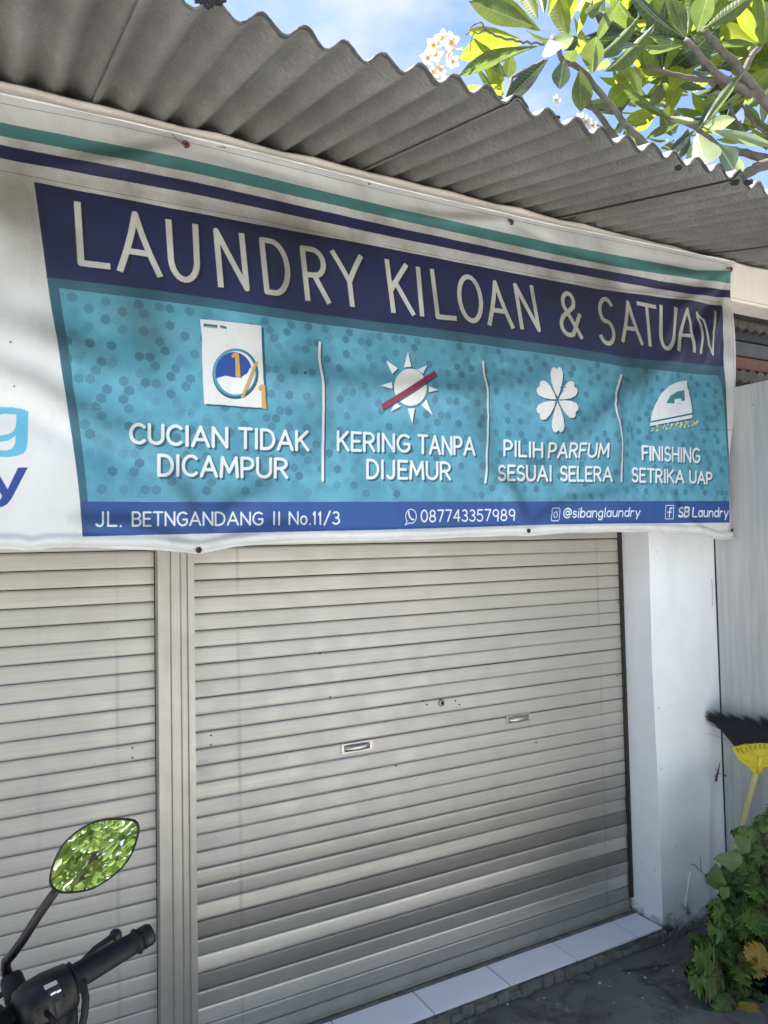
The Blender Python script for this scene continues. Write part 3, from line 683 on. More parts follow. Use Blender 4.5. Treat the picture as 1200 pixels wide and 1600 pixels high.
# the last two letters ride over the folds
for P in ([(1061,546),(1063,522),(1074,484),(1079,505),(1085,548)],) : draw([tx(bp(P))], T, WH, (.008,-.006), NAVY, True)
draw([tx(bp([(1064,524),(1081,525)]))], T*.85, WH)
draw([tx(bp([(1095,551),(1098,527),(1094,505),(1089,490)]))], T*.78, WH, (.008,-.006), NAVY, True); draw([tx(bp([(1089,490),(1099,500),(1105,520),(1108,540),(1114,554)])), tx(bp([(1114,553),(1115,520),(1118,488)]))], T*.68, WH, (.008,-.006), NAVY, True)
S_ = dict(wid=.0088, col=PW, sh=(.0055, -.0055), shcol=SHD)
for a in [('CUCIAN',204,661,694,354,667,701),('TIDAK',374,667.5,702,481,673,706),('DICAMPUR',248,709,745,448,716,749),
          ('KERING',528,672.5,705.5,639,679,708),('TANPA',654,678.5,710,741,683,713),('DIJEMUR',574,717,749,703,722,751.5),
          ('PILIH',788,687,713.5,847,691.5,716),('SESUAI',779,726.5,752,861,727,753),('SELERA',876,728,753,956,729,753.5),
          ('FINISHING',1004,696,720,1093,700,724.5),('SETRIKA',988,730,754,1068,734.5,756),('UAP',1078,735,756,1112,738,757.5)]: word(*a, **S_)
word('PARFUM', 857,691.5,717,950,692,715.5, slant=.14, **S_)
B_ = dict(wid=.0050, col=PW)
for a in [('JL.',149,799,824,189,799,824),('BETNGANDANG',207,799,823.5,410,799.5,821.5),('II',427,799,821.5,437,799,821.5),('No.11/3',452,799,821,530,799,820.5),('087743357989',658,796.5,817,804,795,814.5)]: word(*a, **B_)
word('@sibanglaundry', 880,793,810,999,793,808, wid=.0048, col=PW, gap=.2, slant=.12)
word('SB', 1060,792,808.5,1076,792,808.5, wid=.0075, col=PW, gap=.24, slant=.15); word('Laundry', 1082,792.5,808.5,1137,793,809, wid=.0058, col=PW, gap=.2, slant=.1)
# contact icons
def pxstroke(P, wid, col=PW, **k): draw([tx(bp(P))], wid, col, **k)
def pxarc(cx, cy, rx, ry, a0, a1, n=20): return [(cx+rx*math.cos(math.radians(a0+(a1-a0)*i/n)), cy-ry*math.sin(math.radians(a0+(a1-a0)*i/n))) for i in range(n+1)]
pxstroke(pxarc(642,807,8.4,11,-110,225)+[(633,820.5),(639,817.5)], .0028); pxstroke([(638.5,800),(638.6,804),(640.5,809),(643.5,812),(646,812)], .0052)
def rrect(cx, cy, hx, hy, r, sl=0): return [(x - (y-cy)*sl, y) for x, y in pxarc(cx+hx-r, cy-hy+r, r, r, 90, 0, 5)+pxarc(cx+hx-r, cy+hy-r, r, r, 0, -90, 5)+pxarc(cx-hx+r, cy+hy-r, r, r, -90, -180, 5)+pxarc(cx-hx+r, cy-hy+r, r, r, 180, 90, 5)+[(cx+hx-r, cy-hy)]]
pxstroke(rrect(868,804,6.2,10,3,.1), .0028); pxstroke(pxarc(868,804.5,2.8,4.4,0,360), .0028); pxstroke([(871.5,798.5),(871.6,798.7)], .003)
pxstroke(rrect(1046,800.5,6.2,10.5,.8,.04), .0028); pxstroke([(1050,794),(1047.5,794.3),(1046.5,797),(1045.6,808)], .0052); pxstroke([(1043,800.5),(1049,800.5)], .004)
# divider lines
for P in ([(499.5,536),(498.7,559),(501,575),(504,592),(505.5,637.5),(505,655),(504,700),(504,751)], [(755,566),(756,583),(759,596),(761.7,609),(763,650),(762,680),(760.5,705),(758,754)], [(971,587),(967,600),(962.5,615),(961.5,632),(964,645),(969,660),(973,690),(972.5,720),(971,752)]):
    pxstroke(P, .0080, PW, sh=(.005, -.004), shcol=SHD)
# washing machine with 1/1
def shf(P, dx, dy): return [(x+dx, y+dy) for x, y in P]
WM = [(312.3,499),(345,502),(380,506),(408,509.5),(409,540),(410,560),(411,590),(413.5,613),(413.5,638),(380,636),(345,633),(318.7,631.5),(317,600),(315.5,560),(315.5,530)]
fill(shf(WM, 4, 3), SHD, .9); fill(WM, (232, 233, 230))
for a, c in (((318,506),(339.5,513.5)), ((344,508.5),(353.8,515))):
    (xa, ya), (xb, yb) = a, c; fill([(xa,ya),(xb,ya+2.6),(xb,yb),(xa,yb-2.2)], (48, 104, 124)); fill([(xa+1.6,ya+4),(xb-1.5,ya+6),(xb-1.5,yb-.8),(xa+1.6,yb-3)], (235, 238, 236))
cx, cy = 366.5, 583
fill(pxarc(cx+1.2, cy+1.6, 36, 39.5, 0, 360, 40), (42, 92, 112)); fill(pxarc(cx, cy, 34, 37, 0, 360, 40), (84, 158, 184)); fill(pxarc(cx+1.5, cy, 30.5, 34, 0, 360, 40), (236, 238, 238))
fill(pxarc(cx-1.5, cy, 28.5, 32.5, 10, 196, 30)+[(343,590),(352,587.5),(364,590),(376,590),(386,584),(391,574)], (44, 80, 160))
ORA = (214, 168, 92)
def one(x, y, wdt, h):           # a heavy printed figure one
    P = [(x+wdt*.35,y),(x+wdt*.8,y+1),(x+wdt,y+h),(x+wdt*.42,y+h-1.5),(x+wdt*.38,y+h*.2),(x,y+h*.22),(x-.3,y+h*.1)]; fill(shf(P, 2.2, 1.5), (60,70,90), .7); fill(P, ORA)
one(362, 551, 13.5, 39)
fill([(399,566),(403.5,566.5),(383,622),(378,621)], (60,70,90), .5); fill([(398.5,565),(403,566),(380.5,622.5),(375.8,621)], ORA); one(403.5, 601, 13, 39)
# sun crossed out
sunc = (641, 605.5)
rays = [((637.3,549.5),(631,574.5),(642.6,573.5)), ((603.3,563.5),(613,585),(621.5,576)), ((667.5,571),(650.5,578.5),(660,586.5)), ((684.5,610),(665.5,602),(667.5,614)),
        ((677,650),(657,632.5),(666,624.5)), ((644.5,662.5),(637,639),(648,638)), ((610.5,643.5),(617,628),(626,635.5)), ((594.5,603),(612,597),(613,608))]
for P in rays: fill(shf(P, 2, 2), SHD, .9); fill(P, PW)
fill(pxarc(sunc[0]+2, sunc[1]+2, 27, 30.5, 0, 360, 36), (70, 132, 152)); fill(pxarc(*sunc, 25.5, 29, 0, 360, 36), (232, 234, 230))
BAR = [(595,632.5),(678.5,579.5),(683,586),(598.5,641)]; fill(shf(BAR, 1.5, 2.5), (40,50,80), .8); fill(BAR, (142, 42, 70))
# flower
def petal(ang, ln, wd_, c=(871,625.5)):
    a = math.radians(ang); ux, uy = math.cos(a), -math.sin(a); px_, py_ = -uy, ux; out = []
    for t, s in ((.06,0),(.25,.42),(.55,.86),(.8,1),(.95,.78),(1.0,.4),(.93,0),(1.0,-.4),(.95,-.78),(.8,-1),(.55,-.86),(.25,-.42)):
        out.append((c[0]+(ux*t*ln+px_*s*wd_)*.80, c[1]+uy*t*ln+py_*s*wd_))
    return out
pets = [(92,52,12.5),(32,42,13),(-28,43,13),(-88,51,12.5),(-148,44,13.5),(148,44,13)]
for a in pets: fill(shf(petal(*a), 2, 2.4), SHD, .9)
for a in pets: fill(petal(*a), (232, 232, 228))
for P in ([(883,594),(882,600),(878,605),(880,610),(876,616),(873,622),(869,627)], [(870,618),(873,630),(878,643)], [(866,612),(870,622),(867,634)], [(885,598),(880,597)], [(884,605),(876,606)]): pxstroke(P, .0035, (52, 92, 108))
# iron with steam
IR = [(1016.7,658.5),(1018.3,646.7),(1024,631.7),(1033.3,615),(1046.7,602.7),(1060,597),(1073.3,595),(1074.3,607),(1076,610),(1078,620),(1080.7,635),(1081.7,645.5)]
fill(shf(IR, 2, 2), SHD, .9); fill(IR, PW); fill([(1041,630),(1047.5,618.5),(1058,612),(1069.3,610),(1070.5,626),(1064,627),(1063,631)], (66, 132, 152)); fill([(1054,624),(1064.3,623),(1064.3,630),(1054,631)], PW)
SO = [(1016,661),(1081.5,648),(1081.8,653.5),(1016.2,666)]; fill(shf(SO, 1.5, 2), SHD, .8); fill(SO, PW)
rr = random.Random(2)
for i in range(46):
    u = 1015+75*rr.random(); v = 667+10*rr.random() - (u-1015)*.16; r = rr.choice((1.0, 1.3, 1.8, 2.6)) ; fill(pxarc(u+.8, v+.8, r*.8, r, 0, 360, 8), SHD, .7); fill(pxarc(u, v, r*.8, r, 0, 360, 8), (214, 222, 140))
# letters at the left: light blue g, navy y
LB = (104, 186, 218)
fill([(-22,640),(0,636.5),(20,637),(32,639),(44,643),(43.5,665),(43,690),(41,703),(36,709),(25,713),(10,715),(-10,713),(-24,709),(-24,700),(-6,704),(6,704.5),(16,703),(20,700),(-20,692),(-34,675),(-34,655)], LB)
fill([(-18,655),(-8,650),(5,647),(25,648),(25.5,655),(24,668),(20,675),(12,679),(0,681),(-12,679),(-19,670)], (226,227,226))
fill([(-10,693),(0,691),(12,689),(22,683),(24,680),(23.5,692),(20,699),(12,703),(0,704),(-14,702)], (226,227,226))
fill([(28,731),(43,731),(18,779),(11,788),(3,792.5),(-6,793),(-6,783),(0,781),(3,776),(-22,731),(-8,731),(11.5,765)], (44, 72, 152))
# seams, stitches and smudges
for P, wdt, c in ((samp([(-160,125),(0,162),(200,200),(400,249),(600,299),(860,357),(1140,414)], 20), .0016, (120,115,108)), (samp([(-160,235),(0,267),(200,306),(400,343),(540,373)], 16), .0014, (130,125,118)), (samp([(600,384),(800,423),(940,448),(1126,472)], 12), .0014, (130,125,118)),
                   ([(1141,425),(1143,500),(1147,600),(1150,680)], .0014, (110,106,100)), ([(1085,672),(1149,672)], .0016, (70,90,100))): pxstroke(P, wdt, c)
for P in ([(252,188),(262,200),(272,214),(280,222)], [(270,206),(280,203)], [(330,208),(340,222),(352,232),(340,230)], [(312,204),(322,214),(332,220)], [(372,216),(360,226)]): pxstroke(P, .0028, (150,138,124))
for (u, v, r) in ((477,583,2.4),(296,647,1),(98,460,1),(16,535,1.6),(22,604,1.3),(1030,300,1)): fill(pxarc(u, v, r, r*1.2, 0, 360, 8), (40,52,62), .8)
# shade painted along the folds, plus blotchy grime on the upper cloth
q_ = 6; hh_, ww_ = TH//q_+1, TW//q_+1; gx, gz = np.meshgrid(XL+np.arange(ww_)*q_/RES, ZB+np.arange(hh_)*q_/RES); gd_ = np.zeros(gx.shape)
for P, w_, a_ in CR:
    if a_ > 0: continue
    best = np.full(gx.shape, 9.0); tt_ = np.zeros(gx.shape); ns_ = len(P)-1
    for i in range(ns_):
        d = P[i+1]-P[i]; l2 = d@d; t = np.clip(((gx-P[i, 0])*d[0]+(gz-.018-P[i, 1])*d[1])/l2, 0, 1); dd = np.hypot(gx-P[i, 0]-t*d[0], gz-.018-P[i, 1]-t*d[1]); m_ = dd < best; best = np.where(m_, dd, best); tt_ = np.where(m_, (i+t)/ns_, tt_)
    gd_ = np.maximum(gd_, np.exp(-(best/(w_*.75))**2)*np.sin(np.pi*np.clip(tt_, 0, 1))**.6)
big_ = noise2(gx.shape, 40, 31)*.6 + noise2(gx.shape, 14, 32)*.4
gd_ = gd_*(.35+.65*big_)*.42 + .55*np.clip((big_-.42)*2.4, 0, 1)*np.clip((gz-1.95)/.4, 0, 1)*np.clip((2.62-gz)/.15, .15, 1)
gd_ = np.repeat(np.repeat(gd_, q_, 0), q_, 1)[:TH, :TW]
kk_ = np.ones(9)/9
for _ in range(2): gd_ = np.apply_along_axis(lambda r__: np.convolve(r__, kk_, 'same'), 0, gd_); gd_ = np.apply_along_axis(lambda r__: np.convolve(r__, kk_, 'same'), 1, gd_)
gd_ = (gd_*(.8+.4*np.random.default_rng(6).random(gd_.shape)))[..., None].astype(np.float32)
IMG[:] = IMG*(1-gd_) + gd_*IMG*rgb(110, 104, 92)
img = bpy.data.images.new('banner_print', TW, TH, alpha=False); img.colorspace_settings.name = 'sRGB'
buf = np.ones((TH, TW, 4), np.float32); buf[..., :3] = np.clip(IMG, 0, 1); img.pixels.foreach_set(buf.ravel()); img.update(); img.pack()

k = NM('printed vinyl cloth'); it = k.n('TexImage', {'Vector': k.tc.outputs['UV']}); it.image = img; it.extension = 'EXTEND'
gr = k.noise(2.6, 6, .62, k.map((1, 1, .8))); g2 = k.noise(16, 6, .7, k.map((1, 1, .35)))
c = k.mix(k.math('MULTIPLY', k.ramp(gr, .36, .72), .30), it.outputs[0], k.mix(1.0, it.outputs[0], (.45, .42, .37), 'MULTIPLY'))
c = k.mix(k.math('MULTIPLY', k.ramp(g2, .5, .78), .26), c, k.mix(1.0, c, (.35, .33, .3), 'MULTIPLY'))
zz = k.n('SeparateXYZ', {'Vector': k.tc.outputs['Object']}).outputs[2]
eave_shade = k.n('MapRange', {'Value': zz, 'From Min': 1.95, 'From Max': 2.5, 'To Min': 0, 'To Max': .95}).outputs[0]     # shade of the eave painted into the cloth colour, upper half
eave_shade = k.math('MULTIPLY', eave_shade, k.n('MapRange', {'Value': zz, 'From Min': 2.56, 'From Max': 2.66, 'To Min': 1, 'To Max': .35}).outputs[0])
c = k.mix(k.math('MULTIPLY', eave_shade, k.ramp(k.noise(5, 6, .7), .25, .6, (.5,)*3)), c, k.mix(1.0, c, (.42, .40, .36), 'MULTIPLY'))
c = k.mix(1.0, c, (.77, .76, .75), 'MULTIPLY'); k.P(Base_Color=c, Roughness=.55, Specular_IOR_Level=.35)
w1 = k.n('TexWave', {'Vector': k.map((1, 1, 1)), 'Scale': 130.0}, bands_direction='X').outputs['Fac']; w2_ = k.n('TexWave', {'Vector': k.map((1, 1, 1)), 'Scale': 130.0}, bands_direction='Z').outputs['Fac']
b1 = k.bump(k.math('ADD', w1, w2_), .18, .0006); k.bump(k.noise(26, 5, .6), .35, .003, b1)
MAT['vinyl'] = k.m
MAT['hem'] = plain('grey white vinyl hem', (.50, .495, .48), .55, 0, .14, 9, .2)
# cloth mesh
TOPE = flat_xz([(-160,110),(0,147),(200,190),(400,237),(600,289),(860,350),(1000,378),(1149,409)])
REDG = flat_xz([(1149,409),(1148.5,417.5),(1150,440),(1151,464),(1156,500),(1158,540),(1158,567),(1157,605),(1155,656),(1150,690),(1146,723),(1148,780),(1150,810),(1151.5,841)])
BOTE = flat_xz([(-160,858),(0,856),(32,856.5),(47,861),(75,855),(150,855.5),(243,858),(280,862),(311,864.5),(335,859),(360,853.5),(461,847),(600,843.5),(700,840.5),(790,836),(823,837),(850,834),(900,832),(1000,830),(1100,835),(1123,843),(1150,841)])
NXc, NZc = 560, 240
az = np.linspace(0, 1, NZc+1); ax_ = np.linspace(0, 1, NXc+1)
V = np.zeros((NZc+1, NXc+1, 3)); UV = np.zeros((NZc+1, NXc+1, 2)); xl0 = XL + .04
for j, b_ in enumerate(az):
    z = 2.745 - b_*1.2
    for _ in range(2):
        xr = np.interp(-z, -REDG[::1, 1], REDG[:, 0]) if True else 0
        X = xl0 + ax_*(xr - xl0); zt = np.interp(X, TOPE[:, 0], TOPE[:, 1]); zb = np.interp(X, BOTE[:, 0], BOTE[:, 1]); Z = zt + b_*(zb - zt); z = Z[-1]
    Y = surf_y(X, Z); hb = Z - zb; er = xr - X; ht = zt - Z
    Y = Y - .010*np.where(hb < .034, np.sin(np.pi*np.clip(hb/.034, 0, 1)), 0) + .006*np.exp(-(hb/.008)**2)
    Y = Y + .030*np.clip(1 - er/.042, 0, 1)**1.6*np.clip((2.72-Z)/.15, 0, 1)
    Y = np.minimum(Y, 2.062); Y = Y + .0*ht
    V[j, :, 0] = X; V[j, :, 1] = Y; V[j, :, 2] = Z; UV[j, :, 0] = (X-XL)/(XRt-XL); UV[j, :, 1] = (Z-ZB)/(ZT_-ZB)
R = NXc+1
ii, jj = np.meshgrid(np.arange(NXc), np.arange(NZc)); a = (jj*R+ii).ravel(); FQ = np.stack([a, a+R, a+R+1, a+1], -1)
me = bpy.data.meshes.new('banner'); me.from_pydata(V.reshape(-1, 3), [], FQ.tolist()); uvl = me.uv_layers.new(name='UVMap')
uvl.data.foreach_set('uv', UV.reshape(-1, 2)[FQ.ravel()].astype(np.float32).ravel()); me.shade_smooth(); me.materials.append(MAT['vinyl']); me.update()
ban = obj('laundry_banner', me, label='printed blue vinyl laundry banner hanging from the beam above the shutters', cat='banner')
# rolled hems along the foot and the right edge
def hem(P, r0, name, n=90, back=.004):
    P = np.array(P); s = np.r_[0, np.cumsum(np.hypot(*np.diff(P, axis=0).T))]; ss = np.linspace(0, s[-1], n); X = np.interp(ss, s, P[:, 0]); Z = np.interp(ss, s, P[:, 1]); Y = np.minimum(surf_y(X, Z), 2.058)
    b = MB(); b.tube([(x, y+back, z) for x, y, z in zip(X, Y, Z)], [r0*(1+.25*math.sin(i*.9)+.2*math.sin(i*.37)) for i in range(n)], 8); obj('hem', b.me(name, [MAT['hem']], True), ban)
hem(np.array([p for p in BOTE if p[0] > xl0]) + np.array([0, .002]), .0045, 'foot_hem'); hem(TOPE[1:] if TOPE[0, 0] < xl0 else TOPE, .0035, 'top_hem', back=.001)
for (u, v, s) in ((309,859.5,1.0),(823,829.5,.9),(1140,828.5,.9),(1141,421,.9),(290,226,1.0),(798,347,.9)):
    q = bp([(u, v)])[0]; y = float(surf_y(q[0], q[1])) - .0075*(1 if v > 800 else .3)
    b = MB(); b.ring((q[0], y-.004, q[1]), (0, 1, .1), .0062*s, .0022*s, 18, 6); obj('grommet', b.me('grommet', [MAT['rust']], True), ban)
    b = MB(); b.tube([(q[0], y-.0005, q[1]), (q[0], y-.0030, q[1])], .0046*s, 12); obj('eyelet_hole', b.me('hole', [MAT['black']]), ban)
# rusty screw hooks driven into the beam
for (u, v) in ((290,226),(582,290),(798,347),(1141,421)):
    q = at(u, v, Y=2.03); b = MB()
    pts = [q+Vector((-.016, .036, .006)), q+Vector((-.012, .012, .006)), q+Vector((-.009, 0, .004))]
    if u != 582: pts += [q+Vector((-.009*math.cos(t), -.002, .009*math.sin(t)+.0)) for t in np.linspace(0, 5.2, 12)]
    b.tube(pts, .0022, 7); obj('screw_hook', b.me('hook', [MAT['rust']], True), shop)

# ------------------------------------------------------------------ broom, leaning head up in the corner
bn = Vector((-1, -.16, .03)).normalized(); bp0 = Vector((X_W-.055, 1.9, .8))
def bq(u, v, off=0): return at_plane(u, v, bp0 + bn*off, bn)
broom = empty('broom', tuple(bq(1128, 1420)), label='upturned broom with black bristles, yellow head and stick leaning on the side wall', cat='broom')
b = MB(); P0, P1 = bq(1182, 1205), bq(1132, 1388)
lowp = P1 + (P1-P0)*1.05; b.tube([P0, P1, lowp], .0105, 12); obj('handle', b.me('broom_stick', [MAT['bamboo']], True), broom)
HO = [(1147,1166),(1165,1161),(1185,1159),(1207,1160),(1230,1165),(1236,1172),(1228,1184),(1213,1194),(1196,1198),(1190,1208),(1181,1208),(1175,1198),(1163,1190),(1155,1181)]
b = MB(); b.prism([bq(u, v, -.012) for u, v in HO], bn*.024); hd = obj('broom_head', b.me('broom_head', [MAT['yellow']], bevel=.003), broom)
b = MB(); slots_ = MB()
for s in range(10):
    t = (s+.5)/10; u = 1153+t*76; v = 1171-7*math.sin(t*math.pi); a = bq(u, v-1, .0135); c = bq(u+(1190-u)*.10, v+6, .0135); slots_.tube([a, c], .0013, 5)
for s in range(11):              # ribs of the head
    t = s/10; u = 1153+t*76; v = 1171-7*math.sin(t*math.pi)
    a = bq(u, v-3, .014); c = bq(u+(1190-u)*.10, v+7, .014); b.tube([a, c], .0019, 6)
b.tube([bq(u, v, .013) for u, v in ((1150,1169),(1168,1164),(1190,1162),(1212,1164),(1232,1169))], .0022, 6)
b.tube([bq(u, v, .013) for u, v in ((1160,1177),(1172,1175),(1180,1181),(1190,1183),(1200,1181),(1210,1175),(1224,1177))], .0024, 6)
b.tube([bq(u, v, .013) for u, v in ((1150,1170),(1158,1182),(1176,1194),(1186,1198),(1198,1194),(1218,1188),(1230,1178))], .0026, 6)
b.tube([bq(1188, 1182, .010), bq(1185, 1208, .006)], .0085, 10)
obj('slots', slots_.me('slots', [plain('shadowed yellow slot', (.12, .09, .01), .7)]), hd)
obj('head_ribs', b.me('ribs', [MAT['yellow']], True), hd)
b = MB(); rb = random.Random(9)
tips = [(1094,1112),(1100,1108),(1112,1106),(1122,1113),(1135,1112),(1148,1117),(1160,1115),(1172,1120),(1186,1115),(1200,1118),(1215,1116),(1232,1120),(1250,1128)]
for i in range(2100):
    t = rb.random(); bu = 1150+t*80; bv = 1169-7.5*math.sin(t*math.pi)
    k_ = t*(len(tips)-1); a_ = int(k_); kk = rb.choice((a_, min(a_+1, len(tips)-1))); tu, tv = tips[kk]; fr = rb.random()
    tu += rb.gauss(0, 3.2 if rb.random() < .8 else 8)+4*fr; tv += rb.gauss(0, 1.5)+11*fr**2+abs(rb.gauss(0, 2)); o1 = rb.uniform(-.011, .011); o2 = rb.uniform(-.02, .025)
    A = bq(bu, bv, o1); C = bq(tu, tv, o2); Bm = (A+C)/2 + (bq((bu+tu)/2+2, (bv+tv)/2-6, (o1+o2)/2) - bq((bu+tu)/2, (bv+tv)/2, (o1+o2)/2))
    wv = (C-A).cross(bn).normalized()*.0007
    b.add([A-wv, A+wv, Bm+wv, Bm-wv, C], [(0,1,2,3),(3,2,4)])
for (e0, e1) in (((1150,1160),(1084,1140)),((1150,1158),(1112,1128))): b.tube([bq(*e0), bq((e0[0]+e1[0])/2, (e0[1]+e1[1])/2-1), bq(*e1)], .0006, 4)
obj('bristles', b.me('bristles', [MAT['bristle']]), broom, kind='stuff')

# ------------------------------------------------------------------ leaves
def orient(base, tip, wdir_hint, roll=0):
    y = (tip-base).normalized(); x = y.cross(wdir_hint)
    if x.length < 1e-4: x = y.orthogonal()
    x.normalize(); z = x.cross(y); Rm = Matrix(((x.x, y.x, z.x), (x.y, y.y, z.y), (x.z, y.z, z.z))).to_4x4()
    return Rm @ Matrix.Rotation(roll, 4, 'Y')
def long_leaf(wr, curl, fold, seed):      # unit length along +Y, obovate
    r = random.Random(seed); n = 11; V = []; Fc = []
    for i in range(n+1):
        t = i/n; hw = wr/2*(math.sin(math.pi*min(1, t**1.3*.97+.03))**.95 if t < .999 else .01)*(1 if t > .08 else t/.08*.6+.25)
        z0 = -curl*t*t; wob = .012*math.sin(t*9+seed)
        for s in (-1, -.55, 0, .55, 1): V.append((s*hw+.02*math.sin(t*3+seed)*t, t, z0+abs(s)*fold*hw*1.2+wob*abs(s)*math.sin(i*2.1+s*2)))
    for i in range(n):
        for j in range(4): a = i*5+j; Fc.append((a, a+1, a+6, a+5))
    return mesh('leaf', V, Fc, True)
def put(me, base, tip, hint, parent, name='leaf', roll=0, wscale=1.0, mat=None):
    o = bpy.data.objects.new(name, me); COL.objects.link(o); ln = (tip-base).length
    o.parent = parent; o.matrix_parent_inverse = Matrix.Translation(-Vector(parent.location))
    o.matrix_basis = Matrix.Translation(base) @ orient(base, tip, hint, roll) @ Matrix.Diagonal((ln*wscale, ln, ln, 1))
    return o
LM = {}
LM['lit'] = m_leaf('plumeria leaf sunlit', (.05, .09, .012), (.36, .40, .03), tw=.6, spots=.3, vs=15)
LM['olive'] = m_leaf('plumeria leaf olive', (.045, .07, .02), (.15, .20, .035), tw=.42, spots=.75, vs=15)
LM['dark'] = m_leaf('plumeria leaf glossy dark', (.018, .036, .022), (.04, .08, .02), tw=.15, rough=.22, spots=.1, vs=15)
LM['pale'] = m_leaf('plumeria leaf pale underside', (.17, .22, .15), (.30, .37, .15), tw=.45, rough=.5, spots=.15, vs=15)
leafmesh = {}
for kd in LM:
    for j, (wr, cu, fo) in enumerate(((.25, .16, .45), (.30, .05, .3), (.22, .32, .6), (.34, .12, .35))):
        m_ = long_leaf(wr, cu, fo, j+3); m_.materials.append(LM[kd]); leafmesh[kd, j] = (m_, wr)
tree = empty('plumeria_tree', (3.95, 3.2, 0), label='plumeria tree with white flowers and broad backlit leaves above the roof', cat='tree')
VIEW = Vector(tuple(f_))
def D2(u, v, D): return at(u, v, D=D)
def px_leaf(kd, bu, bv, tu, tv, wpx, D=2.9, dt=0.0, roll=0):
    base, tip = D2(bu, bv, D), D2(tu, tv, D+dt); ln = (tip-base).length
    wr_t = (wpx*D/F)/ln; j = min(range(4), key=lambda q: abs(leafmesh[kd, q][1]-wr_t)) if wr_t < .5 else 3
    ray = (base - Vector((0, 0, CZ))).normalized()
    return put(leafmesh[kd, j][0], base, tip, ray, tree, 'leaf', roll, min(2.2, wr_t/leafmesh[kd, j][1]))
PL = [('olive',840,72,694,110,23,2.8),('lit',817,66,719,82,46,2.9,.1),('lit',812,60,727,52,30,3.0),('olive',836,42,734,2,34,2.85),('lit',845,48,756,-8,30,3.0),('lit',887,60,868,-12,30,2.9),('lit',872,48,900,-10,26,3.0),
 ('pale',858,62,866,90,38,2.75,-.05),('pale',866,66,893,62,26,2.8),('dark',857,92,786,162,27,2.75),('dark',882,92,872,138,35,2.8),('dark',880,78,905,60,30,2.9),('olive',906,108,909,174,36,2.9),('olive',800,82,793,122,22,3.0),('lit',850,98,818,118,14,2.9),
 ('lit',786,150,760,104,16,2.85),('lit',784,152,782,100,10,2.8),('lit',788,150,766,132,14,2.8),('olive',790,158,742,112,10,2.9),('dark',800,120,748,94,20,3.1),('lit',780,160,722,132,18,3.1),('lit',840,30,812,-30,26,3.0),('olive',850,20,842,-30,20,2.95),('lit',856,24,872,-30,14,2.9),
 ('dark',1071,60,972,-5,20,3.2),('lit',1071,58,1020,-8,26,3.25),('olive',1072,58,1052,-5,24,3.2),('lit',1073,58,1085,-12,20,3.2),('dark',1003,72,952,70,11,2.9),('olive',1070,70,984,84,13,3.1),('olive',1056,66,1018,60,14,3.2),
 ('olive',1090,50,1106,-12,40,3.0),('olive',1098,46,1180,-8,26,3.0),('lit',1096,40,1136,-20,26,3.2),('lit',1188,72,1112,38,26,3.3),('lit',1188,70,1150,4,22,3.3),('lit',1190,70,1180,-6,20,3.25),('olive',1186,72,1118,62,12,3.2),('lit',1190,72,1212,20,22,3.3),
 ('olive',1025,34,942,142,27,2.95),('olive',1002,20,926,126,25,3.0),('olive',972,-4,930,64,20,3.0),('olive',950,-6,898,44,18,2.9),('olive',925,116,930,58,38,2.85,-.05),('dark',945,0,936,36,12,3.1),
 ('lit',1000,152,972,108,44,3.4),('lit',985,128,950,165,34,3.4),('lit',1010,130,1005,60,30,3.5),('lit',1045,142,1083,82,36,3.4),('lit',1060,120,1040,70,28,3.5),('lit',1035,118,1000,50,26,3.5),('lit',1030,170,975,190,20,3.5),('lit',1045,180,1060,120,24,3.6),
 ('olive',1055,188,966,143,15,3.0),('pale',1100,197,1146,187,22,2.9),('pale',1090,208,1104,264,50,2.85,-.08),('dark',1120,225,1152,268,34,2.9),('pale',1145,240,1160,272,14,2.85),('pale',1107,203,1206,226,17,2.95),('pale',1092,190,1052,188,12,3.0),
 ('dark',1085,205,1045,240,16,3.0),('dark',1090,202,1128,152,20,3.1),('olive',1095,200,1150,122,14,3.0),('dark',1075,200,1058,252,24,3.1),('olive',1065,190,1010,215,14,3.2),('lit',1050,160,1040,190,18,3.4),('olive',990,205,1012,238,16,3.3),
 ('dark',1105,150,1140,128,18,3.3),('lit',1150,120,1118,142,26,3.4),('dark',1160,90,1128,105,20,3.3),('lit',1170,140,1204,112,30,3.3),('olive',1180,150,1210,130,16,3.3),('lit',1130,85,1108,100,24,3.5),('dark',985,190,958,205,16,3.4)]
for q in PL:
    kd, *a = q; px_leaf(kd, *a[:5], D=a[5] if len(a) > 5 else 2.9, dt=a[6] if len(a) > 6 else random.uniform(-.08, .12), roll=random.uniform(-.5, .5))
# fuller crown behind: whorls at the branch ends
rl = random.Random(21)
whorl = [(1035,118,3.5,10,75),(1010,60,3.6,11,80),(1130,10,3.6,10,85),(1165,100,3.7,9,70),(1185,30,3.8,10,80),(1080,110,3.8,10,70),(1060,20,3.9,10,80),(990,150,3.8,8,55),(1110,180,3.7,8,55),(1190,200,3.9,8,60),(1055,215,3.8,6,40),
         (930,-20,3.6,10,70),(860,-40,3.4,8,70),(1220,120,3.8,10,80),(1240,40,3.6,10,90),(1150,-40,3.5,10,90),(1030,-40,3.6,10,90),(1240,220,3.7,8,70),(975,200,3.9,7,45),(1095,70,3.6,10,70),(1140,60,4.1,10,90),(1030,170,4.1,9,60),(950,90,4.0,7,60),(1000,10,4.0,9,80),(1080,150,4.2,9,60),(1130,200,4.1,8,50),(900,60,3.9,6,50),(1185,130,4.2,10,70),(1070,-20,4.1,10,80)]
